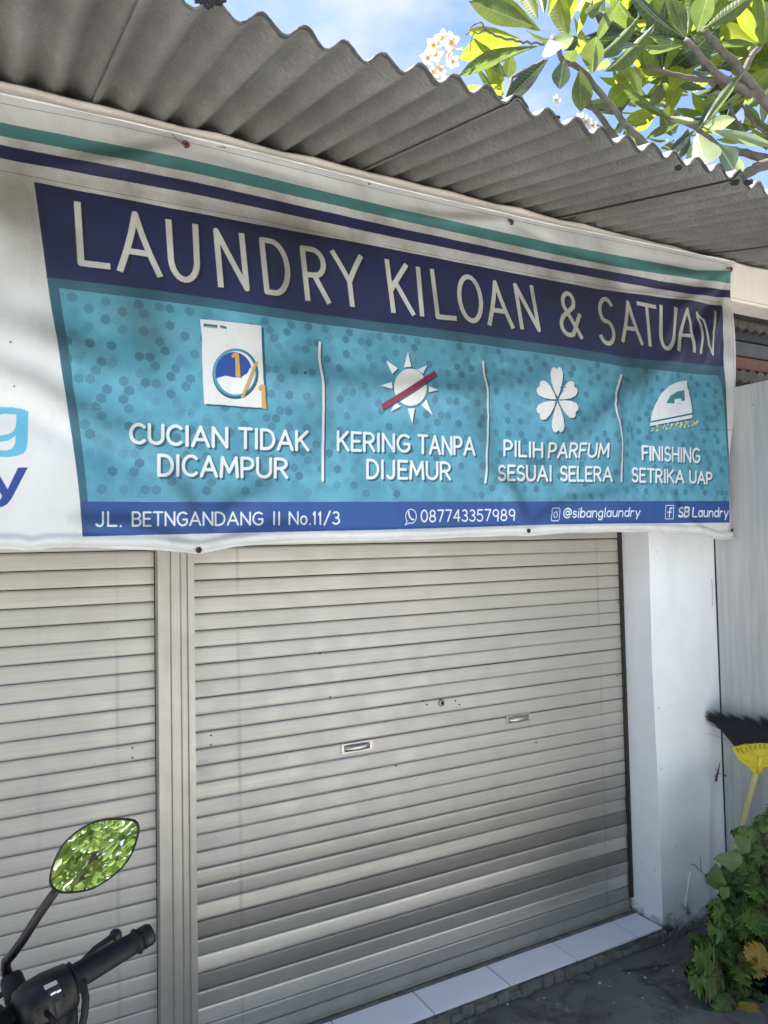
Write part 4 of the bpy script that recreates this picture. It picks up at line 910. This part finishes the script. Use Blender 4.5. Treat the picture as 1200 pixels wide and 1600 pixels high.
for (u, v, D, nn, rp) in whorl:
    c = D2(u, v, D)
    for i in range(nn):
        g = 2*math.pi*i/nn + rl.uniform(-.3, .3); e = rl.uniform(-.25, .75); ln = rp*1.2*D/F*rl.uniform(.75, 1.2)
        d = Vector((math.cos(g)*math.cos(e), math.sin(g)*math.cos(e), math.sin(e)))
        kd = rl.choices(('lit', 'olive', 'dark', 'pale'), (5, 3, 1.6, .5))[0]; me_, wr = leafmesh[kd, rl.randrange(4)]
        put(me_, c + d*.02, c + d*(ln+.02), Vector((0, 0, -1)), tree, 'leaf', rl.uniform(-.5, .5), rl.uniform(.9, 1.2))
def branch(P, wpx, D=3.3, name='branch'):
    n = len(P); pts = []
    for i, p in enumerate(P): pts.append(D2(p[0], p[1], p[2] if len(p) > 2 else D))
    out = []; rad = []
    for i in range(n-1):
        for j in range(4):
            t = j/4; q = pts[i].lerp(pts[i+1], t); out.append(q + Vector([rl.uniform(-.004, .004) for _ in range(3)])); rad.append((wpx[0]+(wpx[1]-wpx[0])*(i+t)/(n-1))*D/F/2*rl.uniform(.93, 1.1))
    out.append(pts[-1]); rad.append(wpx[1]*D/F/2)
    b = MB(); b.tube(out, rad, 9); return obj(name, b.me('branch', [MAT['bark']], True), tree)
for P, wp, D in [([(862,55),(880,95),(905,106),(950,160),(987,207),(1035,245),(1090,300)], (8,11), 2.95), ([(905,110),(922,162),(962,215),(1000,255)], (7,11), 3.0),
    ([(1098,44),(1120,70),(1150,102),(1187,150),(1220,190),(1290,250)], (10,16), 3.2), ([(1070,60),(1092,85),(1112,107),(1150,135),(1190,152)], (8,11), 3.2),
    ([(1012,104),(1050,116),(1090,122),(1125,127),(1175,150)], (6,10), 3.3), ([(1188,72),(1172,92),(1158,118),(1168,135)], (8,10), 3.3),
    ([(1130,232),(1165,240),(1205,250),(1290,280)], (11,15), 3.3), ([(1160,275),(1180,262),(1215,252),(1300,262)], (15,18), 3.1), ([(1140,162),(1150,190),(1170,215),(1200,232)], (5,6), 3.4),
    ([(1158,162),(1170,182),(1182,200),(1210,215)], (4,4), 3.5), ([(1035,162),(1052,180),(1088,200),(1130,235)], (6,9), 3.4), ([(1120,205),(1150,212),(1200,218)], (5,6), 3.6), ([(850,70),(830,66),(808,65),(775,55),(760,49),(755,38),(748,34),(738,40),(728,55)], (4,2), 2.8),
    ([(757,46),(742,52),(735,66),(734,80)], (2,1.5), 2.8), ([(790,160),(800,120),(850,95)], (4,6), 2.9), ([(1190,120),(1210,150),(1240,190)], (8,12), 3.5)]: branch(P, wp, D)
TB = Vector((3.95, 3.2, 0)); fork = D2(1300, 270, 3.3)
b = MB(); b.tube([TB, TB+Vector((.02, -.05, .9)), TB.lerp(fork, .55)+Vector((.05, 0, .1)), fork + Vector((.05, .1, -.35)), fork], [.11, .095, .08, .06, .045], 12); obj('trunk', b.me('trunk', [MAT['bark']], True), tree)
# flowers
fw = NM('plumeria petal'); xyz = fw.n('VectorMath', {0: fw.tc.outputs['Object']}, operation='LENGTH').outputs['Value']
pc = fw.ramp(xyz, .10, .42, (.60, .34, .03), (.58, .56, .50)); fw.P(Base_Color=pc, Roughness=.5)
tr = fw.n('BsdfTranslucent', {'Color': pc}); ms = fw.n('MixShader', {0: .45, 1: fw.b.outputs[0], 2: tr.outputs[0]}); fw.L.new(ms.outputs[0], fw.out.inputs[0])
def flower_mesh():
    V = []; Fc = []
    for p in range(5):
        g = 2*math.pi*p/5; b0 = len(V)
        for i in range(6):
            t = i/5; hw = .37*math.sin(math.pi*min(1, t*.86+.10))**.8
            for s in (-1, 0, 1):
                x, y = t, s*hw + .16*t*t; V.append((x*math.cos(g)-y*math.sin(g), x*math.sin(g)+y*math.cos(g), .35*t-.12*t*t + s*.10*t))
        for i in range(5):
            for j in range(2): a = b0+i*3+j; Fc.append((a, a+1, a+4, a+3))
    m_ = mesh('flower', V, Fc, True); m_.materials.append(fw.m); return m_
fm = flower_mesh()
for (u, v, s, D) in [(705,66,15,2.72),(692,60,13,2.75),(677,70,13,2.78),(668,90,12,2.75),(683,88,14,2.72),(700,86,15,2.72),(712,78,12,2.76),(676,112,13,2.78),(688,108,12,2.74),(694,126,13,2.8),(680,126,10,2.8),(707,96,11,2.8),
                     (905,185,9,3.4),(915,190,10,3.4),(925,196,9,3.4),(897,190,8,3.4),(868,156,9,3.2),(1044,95,8,3.6),(1040,104,7,3.6),(1112,158,9,3.6),(1125,138,8,3.6)]:
    c = D2(u, v, D); o = bpy.data.objects.new('flower', fm); COL.objects.link(o); o.parent = tree; o.matrix_parent_inverse = Matrix.Translation(-Vector(tree.location))
    dr = (Vector((0, 0, CZ)) - c).normalized() + Vector([rl.uniform(-.75, .75) for _ in range(3)]); sc = s*D/F
    o.matrix_basis = Matrix.Translation(c) @ dr.normalized().to_track_quat('Z', 'Y').to_matrix().to_4x4() @ Matrix.Rotation(rl.uniform(0, 6), 4, 'Z') @ Matrix.Diagonal((sc, sc, sc, 1))

# ------------------------------------------------------------------ coleus bush in the corner
CM = {'green': m_leaf('coleus leaf', (.055, .13, .025), (.12, .26, .03), tw=.2, rough=.5, spots=.3, redc=True, vs=8),
      'fresh': m_leaf('coleus leaf fresh', (.065, .14, .026), (.13, .26, .03), tw=.28, rough=.5, spots=.2, redc=True, vs=8),
      'yellow': m_leaf('coleus leaf yellowed', (.30, .20, .035), (.36, .25, .04), tw=.3, rough=.55, spots=.55, vs=8),
      'plain': m_leaf('grey green smooth leaf', (.08, .13, .065), (.12, .2, .07), tw=.3, rough=.5, spots=.3, vs=8)}
def serrated(teeth, wr, deep, seed):      # unit leaf along +Y from its stalk
    r = random.Random(seed); n = teeth*2; V = [(0, 0, 0)]; mid = []
    k_ = 9
    for i in range(k_+1): t = i/k_; V.append((0, t, -.16*t*t + .02*math.sin(t*8)))
    L_, R_ = [], []
    for s, lst in ((-1, L_), (1, R_)):
        for i in range(n+1):
            t = i/n; hw = wr*(math.sin(math.pi*min(1, t*.88+.12))**.62)*(1 - .0*t) if t < 1 else 0
            if deep < .1: hw = wr*1.35*(1-t)**.8*min(1, t*4+.35)
            hw = hw*((1-deep) if i % 2 else 1+r.uniform(-.06, .1)) if 0 < i < n else hw*.5
            lst.append(len(V)); V.append((s*hw, min(1.03, t*1.0 + (.05 if i % 2 == 0 else -.045)*(deep > .1)*(0 < i < n)) , -.16*t*t + .22*hw*r.uniform(.2, 1.3) + .03*math.sin(i*1.9)))
    Fc = []
    for lst, rev in ((L_, False), (R_, True)):
        for i in range(n):
            a = 1 + int(round(i/n*k_)); c = 1 + int(round((i+1)/n*k_)); q = (a, lst[i], lst[i+1], c) if c != a else (a, lst[i], lst[i+1])
            Fc.append(tuple(reversed(q)) if rev else q)
    m_ = mesh('coleus_leaf', V, Fc, True); return m_
cmesh = {}
for kd in CM:
    for j in range(3):
        m_ = serrated(11 if kd != 'plain' else 3, (.40, .46, .36)[j] if kd != 'plain' else .3, .36 if kd != 'plain' else .03, j+30); m_.materials.append(CM[kd]); cmesh[kd, j] = m_
bush = empty('coleus_bush', (2.38, 1.74, 0), label='leafy green coleus bush with a few yellow leaves beside the white pillar', cat='bush')
rc = random.Random(4)
def depth_bush(u, v): return 2.50 + (1500-v)/300*.10 + .03
heads = [(1192,1312,46,'fresh'),(1186,1338,28,'green'),(1188,1372,44,'green'),(1166,1366,26,'green'),(1130,1372,26,'green'),(1196,1420,48,'green'),(1158,1405,38,'green'),(1140,1438,36,'green'),(1172,1440,40,'fresh'),
         (1110,1485,36,'green'),(1122,1500,30,'green'),(1096,1518,30,'green'),(1140,1470,34,'green'),(1152,1502,40,'green'),(1186,1470,36,'green'),(1196,1508,40,'green'),(1160,1535,36,'fresh'),(1118,1548,36,'green'),(1182,1545,34,'green'),
         (1140,1540,32,'green'),(1210,1340,50,'green'),(1230,1400,50,'green'),(1230,1480,50,'green'),(1225,1560,50,'green'),(1200,1600,40,'green'),(1215,1300,44,'fresh')]
roots = Vector((2.36, 1.72, .06))
for (u, v, s, kd) in heads:
    D = depth_bush(u, v) + rc.uniform(-.05, .05); c = D2(u, v, D); tocam = (Vector((0, 0, CZ+.4)) - c).normalized(); s_m = s*.92*D/F
    q = (tocam + Vector((rc.uniform(-.3, .3), rc.uniform(-.3, .3), .25))).normalized().to_track_quat('Z', 'Y').to_matrix()
    nl = 8 if s > 34 else 7
    for i in range(nl):
        g = 2*math.pi*i/nl*1.0 + (.4 if i % 2 else 0) + rc.uniform(-.3, .3); dl = q @ Vector((math.cos(g), math.sin(g), rc.uniform(-.55, .35))); nn_ = q @ Vector((0, 0, -1))
        m_ = cmesh[kd if rc.random() < .8 else 'fresh', rc.randrange(3)]
        put(m_, c + dl*.004, c + dl*s_m*rc.uniform(.8, 1.15), nn_, bush, 'leaf', rc.uniform(-.65, .65), rc.uniform(.9, 1.15))
    b = MB(); midp = (c+roots)/2 + Vector((rc.uniform(-.03, .03), rc.uniform(-.03, .03), .03)); b.tube([roots+Vector((rc.uniform(-.04, .04), rc.uniform(-.04, .04), 0)), midp, c-tocam*.01], [.006, .004, .003], 6); obj('stem', b.me('stem', [MAT['bark']], True), bush)
for (kd, bu, bv, tu, tv, wf, j) in [('yellow',1196,1482,1160,1496,.9,0),('yellow',1194,1486,1180,1530,.8,1),('yellow',1168,1566,1172,1612,1.1,1),('plain',1160,1346,1108,1338,.8,0),('plain',1120,1390,1117,1342,.75,1),('plain',1172,1330,1141,1301,.8,2),
                                    ('fresh',1126,1420,1105,1410,.9,1),('fresh',1148,1436,1130,1440,1,0),('green',1124,1530,1072,1506,1.0,0),('fresh',1130,1525,1068,1532,1.0,1),('green',1128,1515,1075,1486,1.1,2),('green',1145,1560,1108,1590,1.0,2),('green',1180,1450,1150,1425,1,1),
                                    ('green',1140,1440,1108,1420,1.1,2),('green',1135,1455,1100,1452,1.1,0),('plain',1140,1400,1118,1385,.9,0)]:
    D = depth_bush(tu, tv) - .06; c0, c1 = D2(bu, bv, D), D2(tu, tv, D-.02); put(cmesh[kd, j], c0, c1, ((c0+c1)/2 - Vector((0, 0, CZ))).normalized(), bush, 'leaf', rc.uniform(-.35, .35), wf*1.1)
for i in range(150):             # inner foliage
    u = rc.uniform(1095, 1235); v = rc.uniform(1330, 1590)
    if v < 1400 and u < 1178: continue
    if u < 1150 - (v-1330)*.25 + (30 if v < 1440 else 0): continue
    D = depth_bush(u, v) + rc.uniform(.04, .16); c = D2(u, v, D); g = rc.uniform(0, 6.28); dl = Vector((math.cos(g), math.sin(g)*.6, rc.uniform(-.4, .5))).normalized()
    put(cmesh['green', rc.randrange(3)], c, c+dl*rc.uniform(.04, .07), (c-Vector((0, 0, CZ))).normalized(), bush, 'leaf', rc.uniform(-.7, .7), 1.1)
# black plastic planter and soil under the bush
b = MB(); n = 28
prof = [(0, .0), (.115, 0), (.135, .10), (.145, .10), (.145, .115), (.128, .115), (.122, .095), (0, .095)]
V = [(2.40+r*math.cos(2*math.pi*i/n), 1.72+r*math.sin(2*math.pi*i/n), z) for r, z in prof for i in range(n)]
b.add(V, [(p*n+i, p*n+(i+1) % n, (p+1)*n+(i+1) % n, (p+1)*n+i) for p in range(len(prof)-1) for i in range(n)])
obj('planter', b.me('planter', [MAT['plastic']], True), label='low black plastic planter under the coleus bush', cat='planter')
b = MB(); b.tube([at(u, v, Y=Y_PF-.006) for u, v in ((1119,1221),(1120,1213),(1122,1206),(1124,1196),(1125,1190))], [.0045,.0035,.0028,.0016,.0006], 7)
for P in (((1120,1214),(1117,1213)), ((1121,1209),(1126,1208)), ((1122,1205),(1118,1202))): b.tube([at(u, v, Y=Y_PF-.006) for u, v in P], .0009, 5)
obj('twig', b.me('twig', [plain('dried brown twig', (.06, .025, .03), .8)]), label='tiny dark dried twig stuck on the pillar below the broom', cat='twig')
b = MB(); q = at(1134, 1212, X=X_W-.001); b.tube([q, q+Vector((-.006, 0, 0))], [.0028, .0034], 9); obj('nail', b.me('nail', [MAT['rust']]), bw)
# cracked slab at the bottom corner and litter on the ground
S0 = [at(u, v, Z=.014) for u, v in ((880,1600),(955,1580),(1000,1571),(1060,1569),(1115,1580),(1195,1592),(1230,1640),(860,1660))]
b = MB(); b.prism(S0, Vector((0, 0, -.013))); obj('paving_slab', b.me('slab', [MAT['ground']], bevel=.003), label='cracked dark concrete slab edge beside the planter', cat='slab')
peb = plain('pale litter', (.55, .53, .48), .8, 0, .3, 40)
lit = MB()
for (u, v, s) in [(937,1537,5),(1008,1528,4),(1037,1477,3),(983,1521,2.5),(1004,1560,3),(959,1567,2),(953,1541,2),(793,1570,4),(910,1484,2),(1025,1513,2.5),(1051,1517,3),(880,1530,2),(850,1560,2.5),(1060,1540,2),(1035,1560,2)]:
    c = at(u, v, Z=.002); r = s*.0011
    n = 7; P = [c + Vector((r*math.cos(6.28*i/n)*random.uniform(.6, 1.2), r*math.sin(6.28*i/n)*random.uniform(.6, 1.2), 0)) for i in range(n)]; lit.prism(P, Vector((0, 0, r*.8)))
obj('litter', lit.me('litter', [peb]), kind='stuff')

# ------------------------------------------------------------------ scooter at the lower left
sco = empty('scooter', (-.25, .75, 0), label='black scooter with round-cornered mirror parked before the left shutter', cat='scooter')
GI, GO = at(112, 1530, D=.93), at(238, 1457, D=1.0); gd = (GO-GI).normalized()
# grip (with flange and bar end)
b = MB(); prof = [(0, .0195), (.004, .0205), (.006, .0158), (.03, .0155), (.06, .0148), (.095, .0140), (.108, .0138), (.109, .0165), (.113, .0168), (.1145, .0142), (.118, .0142)]
Lg = (GO-GI).length; sc = Lg/.14
b.tube([GI+gd*(t*sc) for t, r in prof], [r*.98 for t, r in prof], 22)
for i in range(17): b.ring(GI+gd*((.012+i*.0054)*sc), gd, .0150-.0001*i, .0006, 22, 5)
obj('hand_grip', b.me('grip', [MAT['rubber']], True), sco)
b = MB(); b.tube([GI+gd*(t*sc) for t in (.1185, .120, .134, .139, .141)], [.0120, .0142, .0140, .0120, .006], 20); obj('bar_end', b.me('bar_end', [MAT['plastic']], True), sco)
# switch housing: lofted along the bar towards the centre
up = Vector((0, 0, 1)); sd_ = gd.cross(up).normalized(); up2 = sd_.cross(gd).normalized()
def loft(cs, n=22, pw=2.6):
    V = []; 
    for (p, rx, ry, ax_, ay_) in cs:
        for i in range(n):
            g = 2*math.pi*i/n; c_, s_ = math.cos(g), math.sin(g); e = (abs(c_)**pw+abs(s_)**pw)**(-1/pw); V.append(p + ax_*(rx*c_*e) + ay_*(ry*s_*e))
    m_ = len(cs); return V, [(j*n+i, j*n+(i+1) % n, (j+1)*n+(i+1) % n, (j+1)*n+i) for j in range(m_-1) for i in range(n)] + [tuple(range(n))[::-1], tuple((m_-1)*n+i for i in range(n))]
HC = GI - gd*.030 - up2*.006
b = MB(); V, Fc = loft([(HC+gd*.031, .019, .0215, sd_, up2), (HC+gd*.027, .0235, .026, sd_, up2), (HC+gd*.0, .026, .030, sd_, up2), (HC-gd*.022, .025, .029, sd_, up2), (HC-gd*.034, .021, .024, sd_, up2), (HC-gd*.038, .014, .016, sd_, up2)]); b.add(V, Fc)
hs = obj('switch_housing', b.me('switch_housing', [MAT['plastic']], True), sco)
def on_housing(u, v, D): return at(u, v, D=D)
white = plain('white print', (.62, .64, .68), .5, 0, .05)
def quadpatch(P, D, nm, mat, th=.002, parent=None):
    Q = [at(u, v, D=D) for u, v in P]; nrm = (Q[1]-Q[0]).cross(Q[3]-Q[0]).normalized()
    if nrm.dot(Q[0]-Vector((0, 0, CZ))) > 0: nrm = -nrm
    b = MB(); b.prism(Q, nrm*th); return obj(nm, b.me(nm, [mat], bevel=min(.0006, th*.3)), parent or hs)
DH = .872
quadpatch([(76,1546),(95,1537),(103,1556),(84,1566)], DH, 'start_button', MAT['rubber'], .004)
quadpatch([(68,1540),(88,1531),(91,1537),(71,1547)], DH, 'switch_label', plain('grey print', (.2, .21, .24), .5), .0008)
quadpatch([(79,1553),(87,1548),(88,1551),(80,1556)], DH-.005, 'switch_mark', white, .0004); quadpatch([(88,1549),(95,1545),(96,1548),(89,1552)], DH-.005, 'switch_mark', white, .0004)
# brake lever with ball end, beyond the grip
b = MB(); LV = [at(95, 1535, D=.99), at(120, 1515, D=1.01), at(150, 1483, D=1.03), at(170, 1470, D=1.04), at(178, 1464, D=1.045)]
b.tube(LV, [.0085, .0062, .0056, .0060, .007], 12); b.tube([LV[-1]-Vector((.002, 0, .002)), LV[-1]+Vector((.001, 0, .001)), LV[-1]+Vector((.005, 0, .004)), LV[-1]+Vector((.008, 0, .007))], [.0066, .0088, .0086, .004], 14)
obj('brake_lever', b.me('lever', [MAT['plastic']], True), sco)
# mirror
mc = at(147, 1337, D=.95); tgt = Vector((-1.1, -5.2, 2.3))
mn = ((Vector((0, 0, CZ))-mc).normalized() + (tgt-mc).normalized()).normalized()
MO = [(228,440),(231,410),(240,375),(254,337),(270,303),(290,270),(314,243),(345,216),(378,192),(412,172),(450,157),(490,147),(530,144),(570,144),(605,146),(632,152),(648,164),(655,184),(654,210),(648,238),(638,272),(624,308),(604,344),(575,380),(543,410),(508,437),(470,462),(435,480),(400,490),(360,497),(320,500),(285,499),(258,491),(240,474),(231,457)]
OUT = [at_plane(u/3, 1230+v/3, mc, mn) for u, v in MO]; n = len(OUT)
a_ = mn.orthogonal().normalized(); b2 = mn.cross(a_)
b = MB(); V = []; rows = [(.935, -.0025), (.95, .0015), (.985, .0018), (1.0, -.001), (1.0, -.006), (.93, -.016), (.70, -.024), (.35, -.027), (.02, -.028)]
for s, dz in rows: V += [mc + (p-mc)*s + mn*dz for p in OUT]
b.add(V, [(j*n+i, j*n+(i+1) % n, (j+1)*n+(i+1) % n, (j+1)*n+i) for j in range(len(rows)-1) for i in range(n)])
mir = obj('mirror', b.me('mirror_shell', [MAT['plastic']], True), sco)
gm = NM('mirror glass'); gm.P(Base_Color=(.86, .88, .86), Metallic=1.0, Roughness=.015)
V = [mc + mn*.0005]; Fc = []; rr_ = 9
for j in range(1, rr_+1):
    s = j/rr_*.94; V += [mc + (p-mc)*s + mn*(.0005 - .0011*(j/rr_)**2) for p in OUT]
for i in range(n): Fc.append((0, 1+i, 1+(i+1) % n))
for j in range(rr_-1):
    for i in range(n): Fc.append((1+j*n+i, 1+(j+1)*n+i, 1+(j+1)*n+(i+1) % n, 1+j*n+(i+1) % n))
m_ = mesh('mirror_glass', V, Fc, True); m_.materials.append(gm.m); obj('glass', m_, mir)
# mirror stalk, clamp and controls
b = MB(); ST = [(92,1386,.962),(84,1396,.960),(60,1430,.955),(35,1470,.95),(18,1493,.95),(10,1502,.95),(9,1512,.95),(13,1528,.95)]
b.tube([at(u, v, D=d) for u, v, d in ST], [.0052, .0056, .0058, .0058, .0060, .0062, .0062, .0062], 14); obj('mirror_stalk', b.me('stalk', [MAT['stem']], True), sco)
b = MB(); p = at(16, 1524, D=.95); q = at(34, 1578, D=.93); b.tube([p, p.lerp(q, .1), p.lerp(q, .5), q], [.0115, .0135, .0145, .0165], 18); obj('mirror_clamp', b.me('clamp', [MAT['rubber']], True), sco)
b = MB(); b.box(tuple(at(52, 1544, D=.95)-Vector((.006, .004, .005))), tuple(at(52, 1544, D=.95)+Vector((.012, .004, .004)))); b.tube([at(38,1556,D=.95), at(45,1546,D=.95), at(60,1540,D=.95)], .0018, 6); b.tube([at(42,1552,D=.95), at(52,1550,D=.95)], .0014, 6)
obj('cable_clip', b.me('clip', [MAT['plastic']]), sco)
# bar and cowl
BC = GI - gd*.34; b = MB(); b.tube([GI, BC, BC - gd*.34], .011, 12); obj('handlebar', b.me('bar', [MAT['plastic']], True), sco)
b = MB(); Xc = BC + gd*.0; fw_ = Vector((-gd.y, gd.x, 0)).normalized()
def ring_at(c, rx, ry): return (c, rx, ry, gd, fw_)
V, Fc = loft([ring_at(Xc+Vector((0,0,-.14)), .07, .06), ring_at(Xc+Vector((0,0,-.08)), .24, .085), ring_at(Xc+Vector((0,0,-.03)), .285, .095), ring_at(Xc+Vector((0,0,.008)), .265, .08), ring_at(Xc+Vector((0,0,.04)), .17, .07), ring_at(Xc+Vector((0,0,.065)), .10, .05), ring_at(Xc+Vector((0,0,.072)), .03, .02)], 30, 2.3); b.add(V, Fc)
obj('handlebar_cowl', b.me('cowl', [MAT['plastic']], True), sco)
b = MB(); V, Fc = loft([(HC-gd*.025-up2*.055, .020, .03, sd_, gd), (HC-gd*.018-up2*.03, .026, .036, sd_, gd), (HC-gd*.01-up2*.01, .024, .03, sd_, gd)]); b.add(V, Fc); b.tube([HC+gd*.02-up2*.02, HC+gd*.012-up2*.06, HC-gd*.03-up2*.11, HC-gd*.12-up2*.2], [.012, .014, .012, .008], 10)
obj('throttle_cable', b.me('throttle_cable', [MAT['rubber']], True), sco)
b = MB(); c = at(38, 1596, D=.89); b.ring(c, VIEW, .0125, .0016, 20, 6); b.tube([at(48,1578,D=.89), at(56,1590,D=.885), at(60,1606,D=.885)], .0026, 7); b.tube([at(45,1582,D=.885), at(58,1600,D=.88)], .0018, 7)
b.tube([at(26,1590,D=.90), at(38,1597,D=.89)], .004, 8)
obj('key_ring', b.me('key_ring', [plain('pale cord', (.42, .38, .33), .6)], True), sco)
for P, rr__ in (([(88,1600,.86),(78,1588,.88),(60,1575,.90),(44,1560,.92),(30,1556,.94)], .0032), ([(128,1530,.905),(134,1560,.90),(132,1585,.895),(126,1612,.89)], .0045), ([(0,1556,.97),(14,1545,.965),(34,1549,.955)], .0035)):
    b = MB(); b.tube([at(u, v, D=d) for u, v, d in P], rr__, 9); obj('cable', b.me('cable', [MAT['rubber']], True), sco)
b = MB(); b.ring(HC+gd*.0, gd, .0292, .0006, 30, 5); b.tube([at(60,1580,D=.872), at(62,1583,D=.868)], .0032, 10); obj('housing_seam', b.me('seam', [MAT['black']]), hs)
b = MB(); b.tube([at(48,1545,D=.935), at(56,1538,D=.935), at(63,1536,D=.935)], [.0022, .0036, .003], 8); obj('clamp_bolt', b.me('bolt', [MAT['chrome']], True), sco)
# body, below the frame of the photograph
hx, hy = BC.x, BC.y; body = plain('black scooter paint', (.014, .014, .018), .2, 0, .1); head = fw_; rgt = Vector((head.y, -head.x, 0))
def C(f__, r__, z): return Vector((hx, hy, 0)) + head*f__ + rgt*r__ + Vector((0, 0, z))
b = MB(); V, Fc = loft([(C(.10,0,.22), .05, .13, head, rgt), (C(.13,0,.40), .07, .19, head, rgt), (C(.08,0,.60), .07, .21, head, rgt), (C(.03,0,.80), .05, .16, head, rgt), (C(.0,0,.90), .035, .07, head, rgt)]); b.add(V, Fc); obj('leg_shield', b.me('shield', [body], True), sco)
b = MB(); V, Fc = loft([(C(.05,0,.28), .05, .16, up, rgt), (C(-.25,0,.25), .05, .17, up, rgt), (C(-.42,0,.40), .16, .15, up, rgt), (C(-.62,0,.52), .20, .15, up, rgt), (C(-.95,0,.60), .14, .12, up, rgt), (C(-1.12,0,.68), .07, .07, up, rgt)]); b.add(V, Fc); obj('body', b.me('body', [body], True), sco)
b = MB(); V, Fc = loft([(C(-.36,0,.68), .03, .08, up, rgt), (C(-.45,0,.72), .05, .13, up, rgt), (C(-.75,0,.75), .05, .15, up, rgt), (C(-1.05,0,.80), .04, .12, up, rgt)]); b.add(V, Fc); obj('seat', b.me('seat', [MAT['rubber']], True), sco)
for fx, nm in ((.30, 'front'), (-.93, 'rear')):
    b = MB(); b.ring(C(fx, 0, .27), rgt, .215, .052, 40, 12); wl = obj('wheel', b.me('tyre', [MAT['rubber']], True), sco)
    b = MB(); b.ring(C(fx, 0, .27), rgt, .165, .016, 36, 8); b.tube([C(fx, -.05, .27), C(fx, .05, .27)], .035, 16)
    for i in range(6): g = i*math.pi/3; b.tube([C(fx, 0, .27), C(fx, 0, .27)+head*.165*math.cos(g)+up*.165*math.sin(g)], .012, 8)
    obj('rim', b.me('rim', [MAT['steel']], True), wl)
b = MB()
for s in (-.085, .085): b.tube([C(.30, s, .27), C(.13, s*.8, .62)], .017, 10)
b.tube([C(.16, 0, .55), C(.0, 0, .98)], .022, 12); obj('fork', b.me('fork', [MAT['plastic']], True), sco)
b = MB()
for i in range(13):
    g = math.radians(20+i*11); 
V = []
for i in range(13):
    g = math.radians(15+i*12)
    for s in (-1, -.6, 0, .6, 1): V.append(C(.30, .07*s, .27)+head*(.285-.03*abs(s))*math.cos(g)+up*(.285-.03*abs(s))*math.sin(g))
b.add(V, [(i*5+j, i*5+j+1, i*5+j+6, i*5+j+5) for i in range(12) for j in range(4)]); obj('fender', b.me('fender', [body], True), sco)

# ------------------------------------------------------------------ leafy tree across the street (seen in the mirror)
tr2 = empty('street_tree', (-1.4, -6.2, 0), label='sunlit broad-leaved tree across the street, reflected in the scooter mirror', cat='tree')
b = MB(); b.tube([(-1.4,-6.2,0),(-1.45,-6.2,1.2),(-1.3,-6.1,2.4),(-1.2,-6.0,3.6)], [.14,.12,.09,.04], 12)
for i in range(9):
    g = i*2.4; z = .9+.28*i; b.tube([(-1.4,-6.2,z),(-1.4+.7*math.cos(g),-6.2+.5*math.sin(g),z+.4),(-1.4+1.4*math.cos(g),-6.2+.9*math.sin(g),z+.6)], [.05,.03,.012], 8)
obj('trunk', b.me('street_trunk', [MAT['bark']], True), tr2)
rt = random.Random(77); V = []; Fc = []
for i in range(3800):
    while True:
        x, y, z = rt.uniform(-1, 1), rt.uniform(-1, 1), rt.uniform(-1, 1)
        q = x**4+y*y+z**4
        if .12 < q < 1 and math.sin(x*7+1)*math.sin(y*6)*math.sin(z*8+2) > -.35: break
    c = Vector((-1.3+x*3.4, -6.1+y*1.3, 2.3+z*2.35)); g = rt.uniform(0, 6.28); d = Vector((math.cos(g)*.7, math.sin(g)*.5+.15, rt.uniform(-1.0, -.1))).normalized(); ln = rt.uniform(.24, .42); s = d.cross(Vector((rt.uniform(-.4, .4), 1, rt.uniform(-.2, .5)))).normalized()*ln*.25; nn_ = d.cross(s).normalized()*ln*.07
    k_ = len(V); V += [c, c+d*ln*.35-s, c+d*ln*.35+nn_, c+d*ln*.35+s, c+d*ln*.75-s*.75, c+d*ln*.75+nn_, c+d*ln*.75+s*.75, c+d*ln]
    Fc += [(k_,k_+1,k_+2),(k_,k_+2,k_+3),(k_+1,k_+4,k_+5,k_+2),(k_+2,k_+5,k_+6,k_+3),(k_+4,k_+7,k_+5),(k_+5,k_+7,k_+6)]
m_ = mesh('street_foliage', V, Fc, True); m_.materials.append(m_leaf('street tree leaf', (.10, .165, .03), (.32, .40, .09), veins=False, tw=.45, rough=.4, spots=0)); obj('foliage', m_, tr2, kind='stuff')
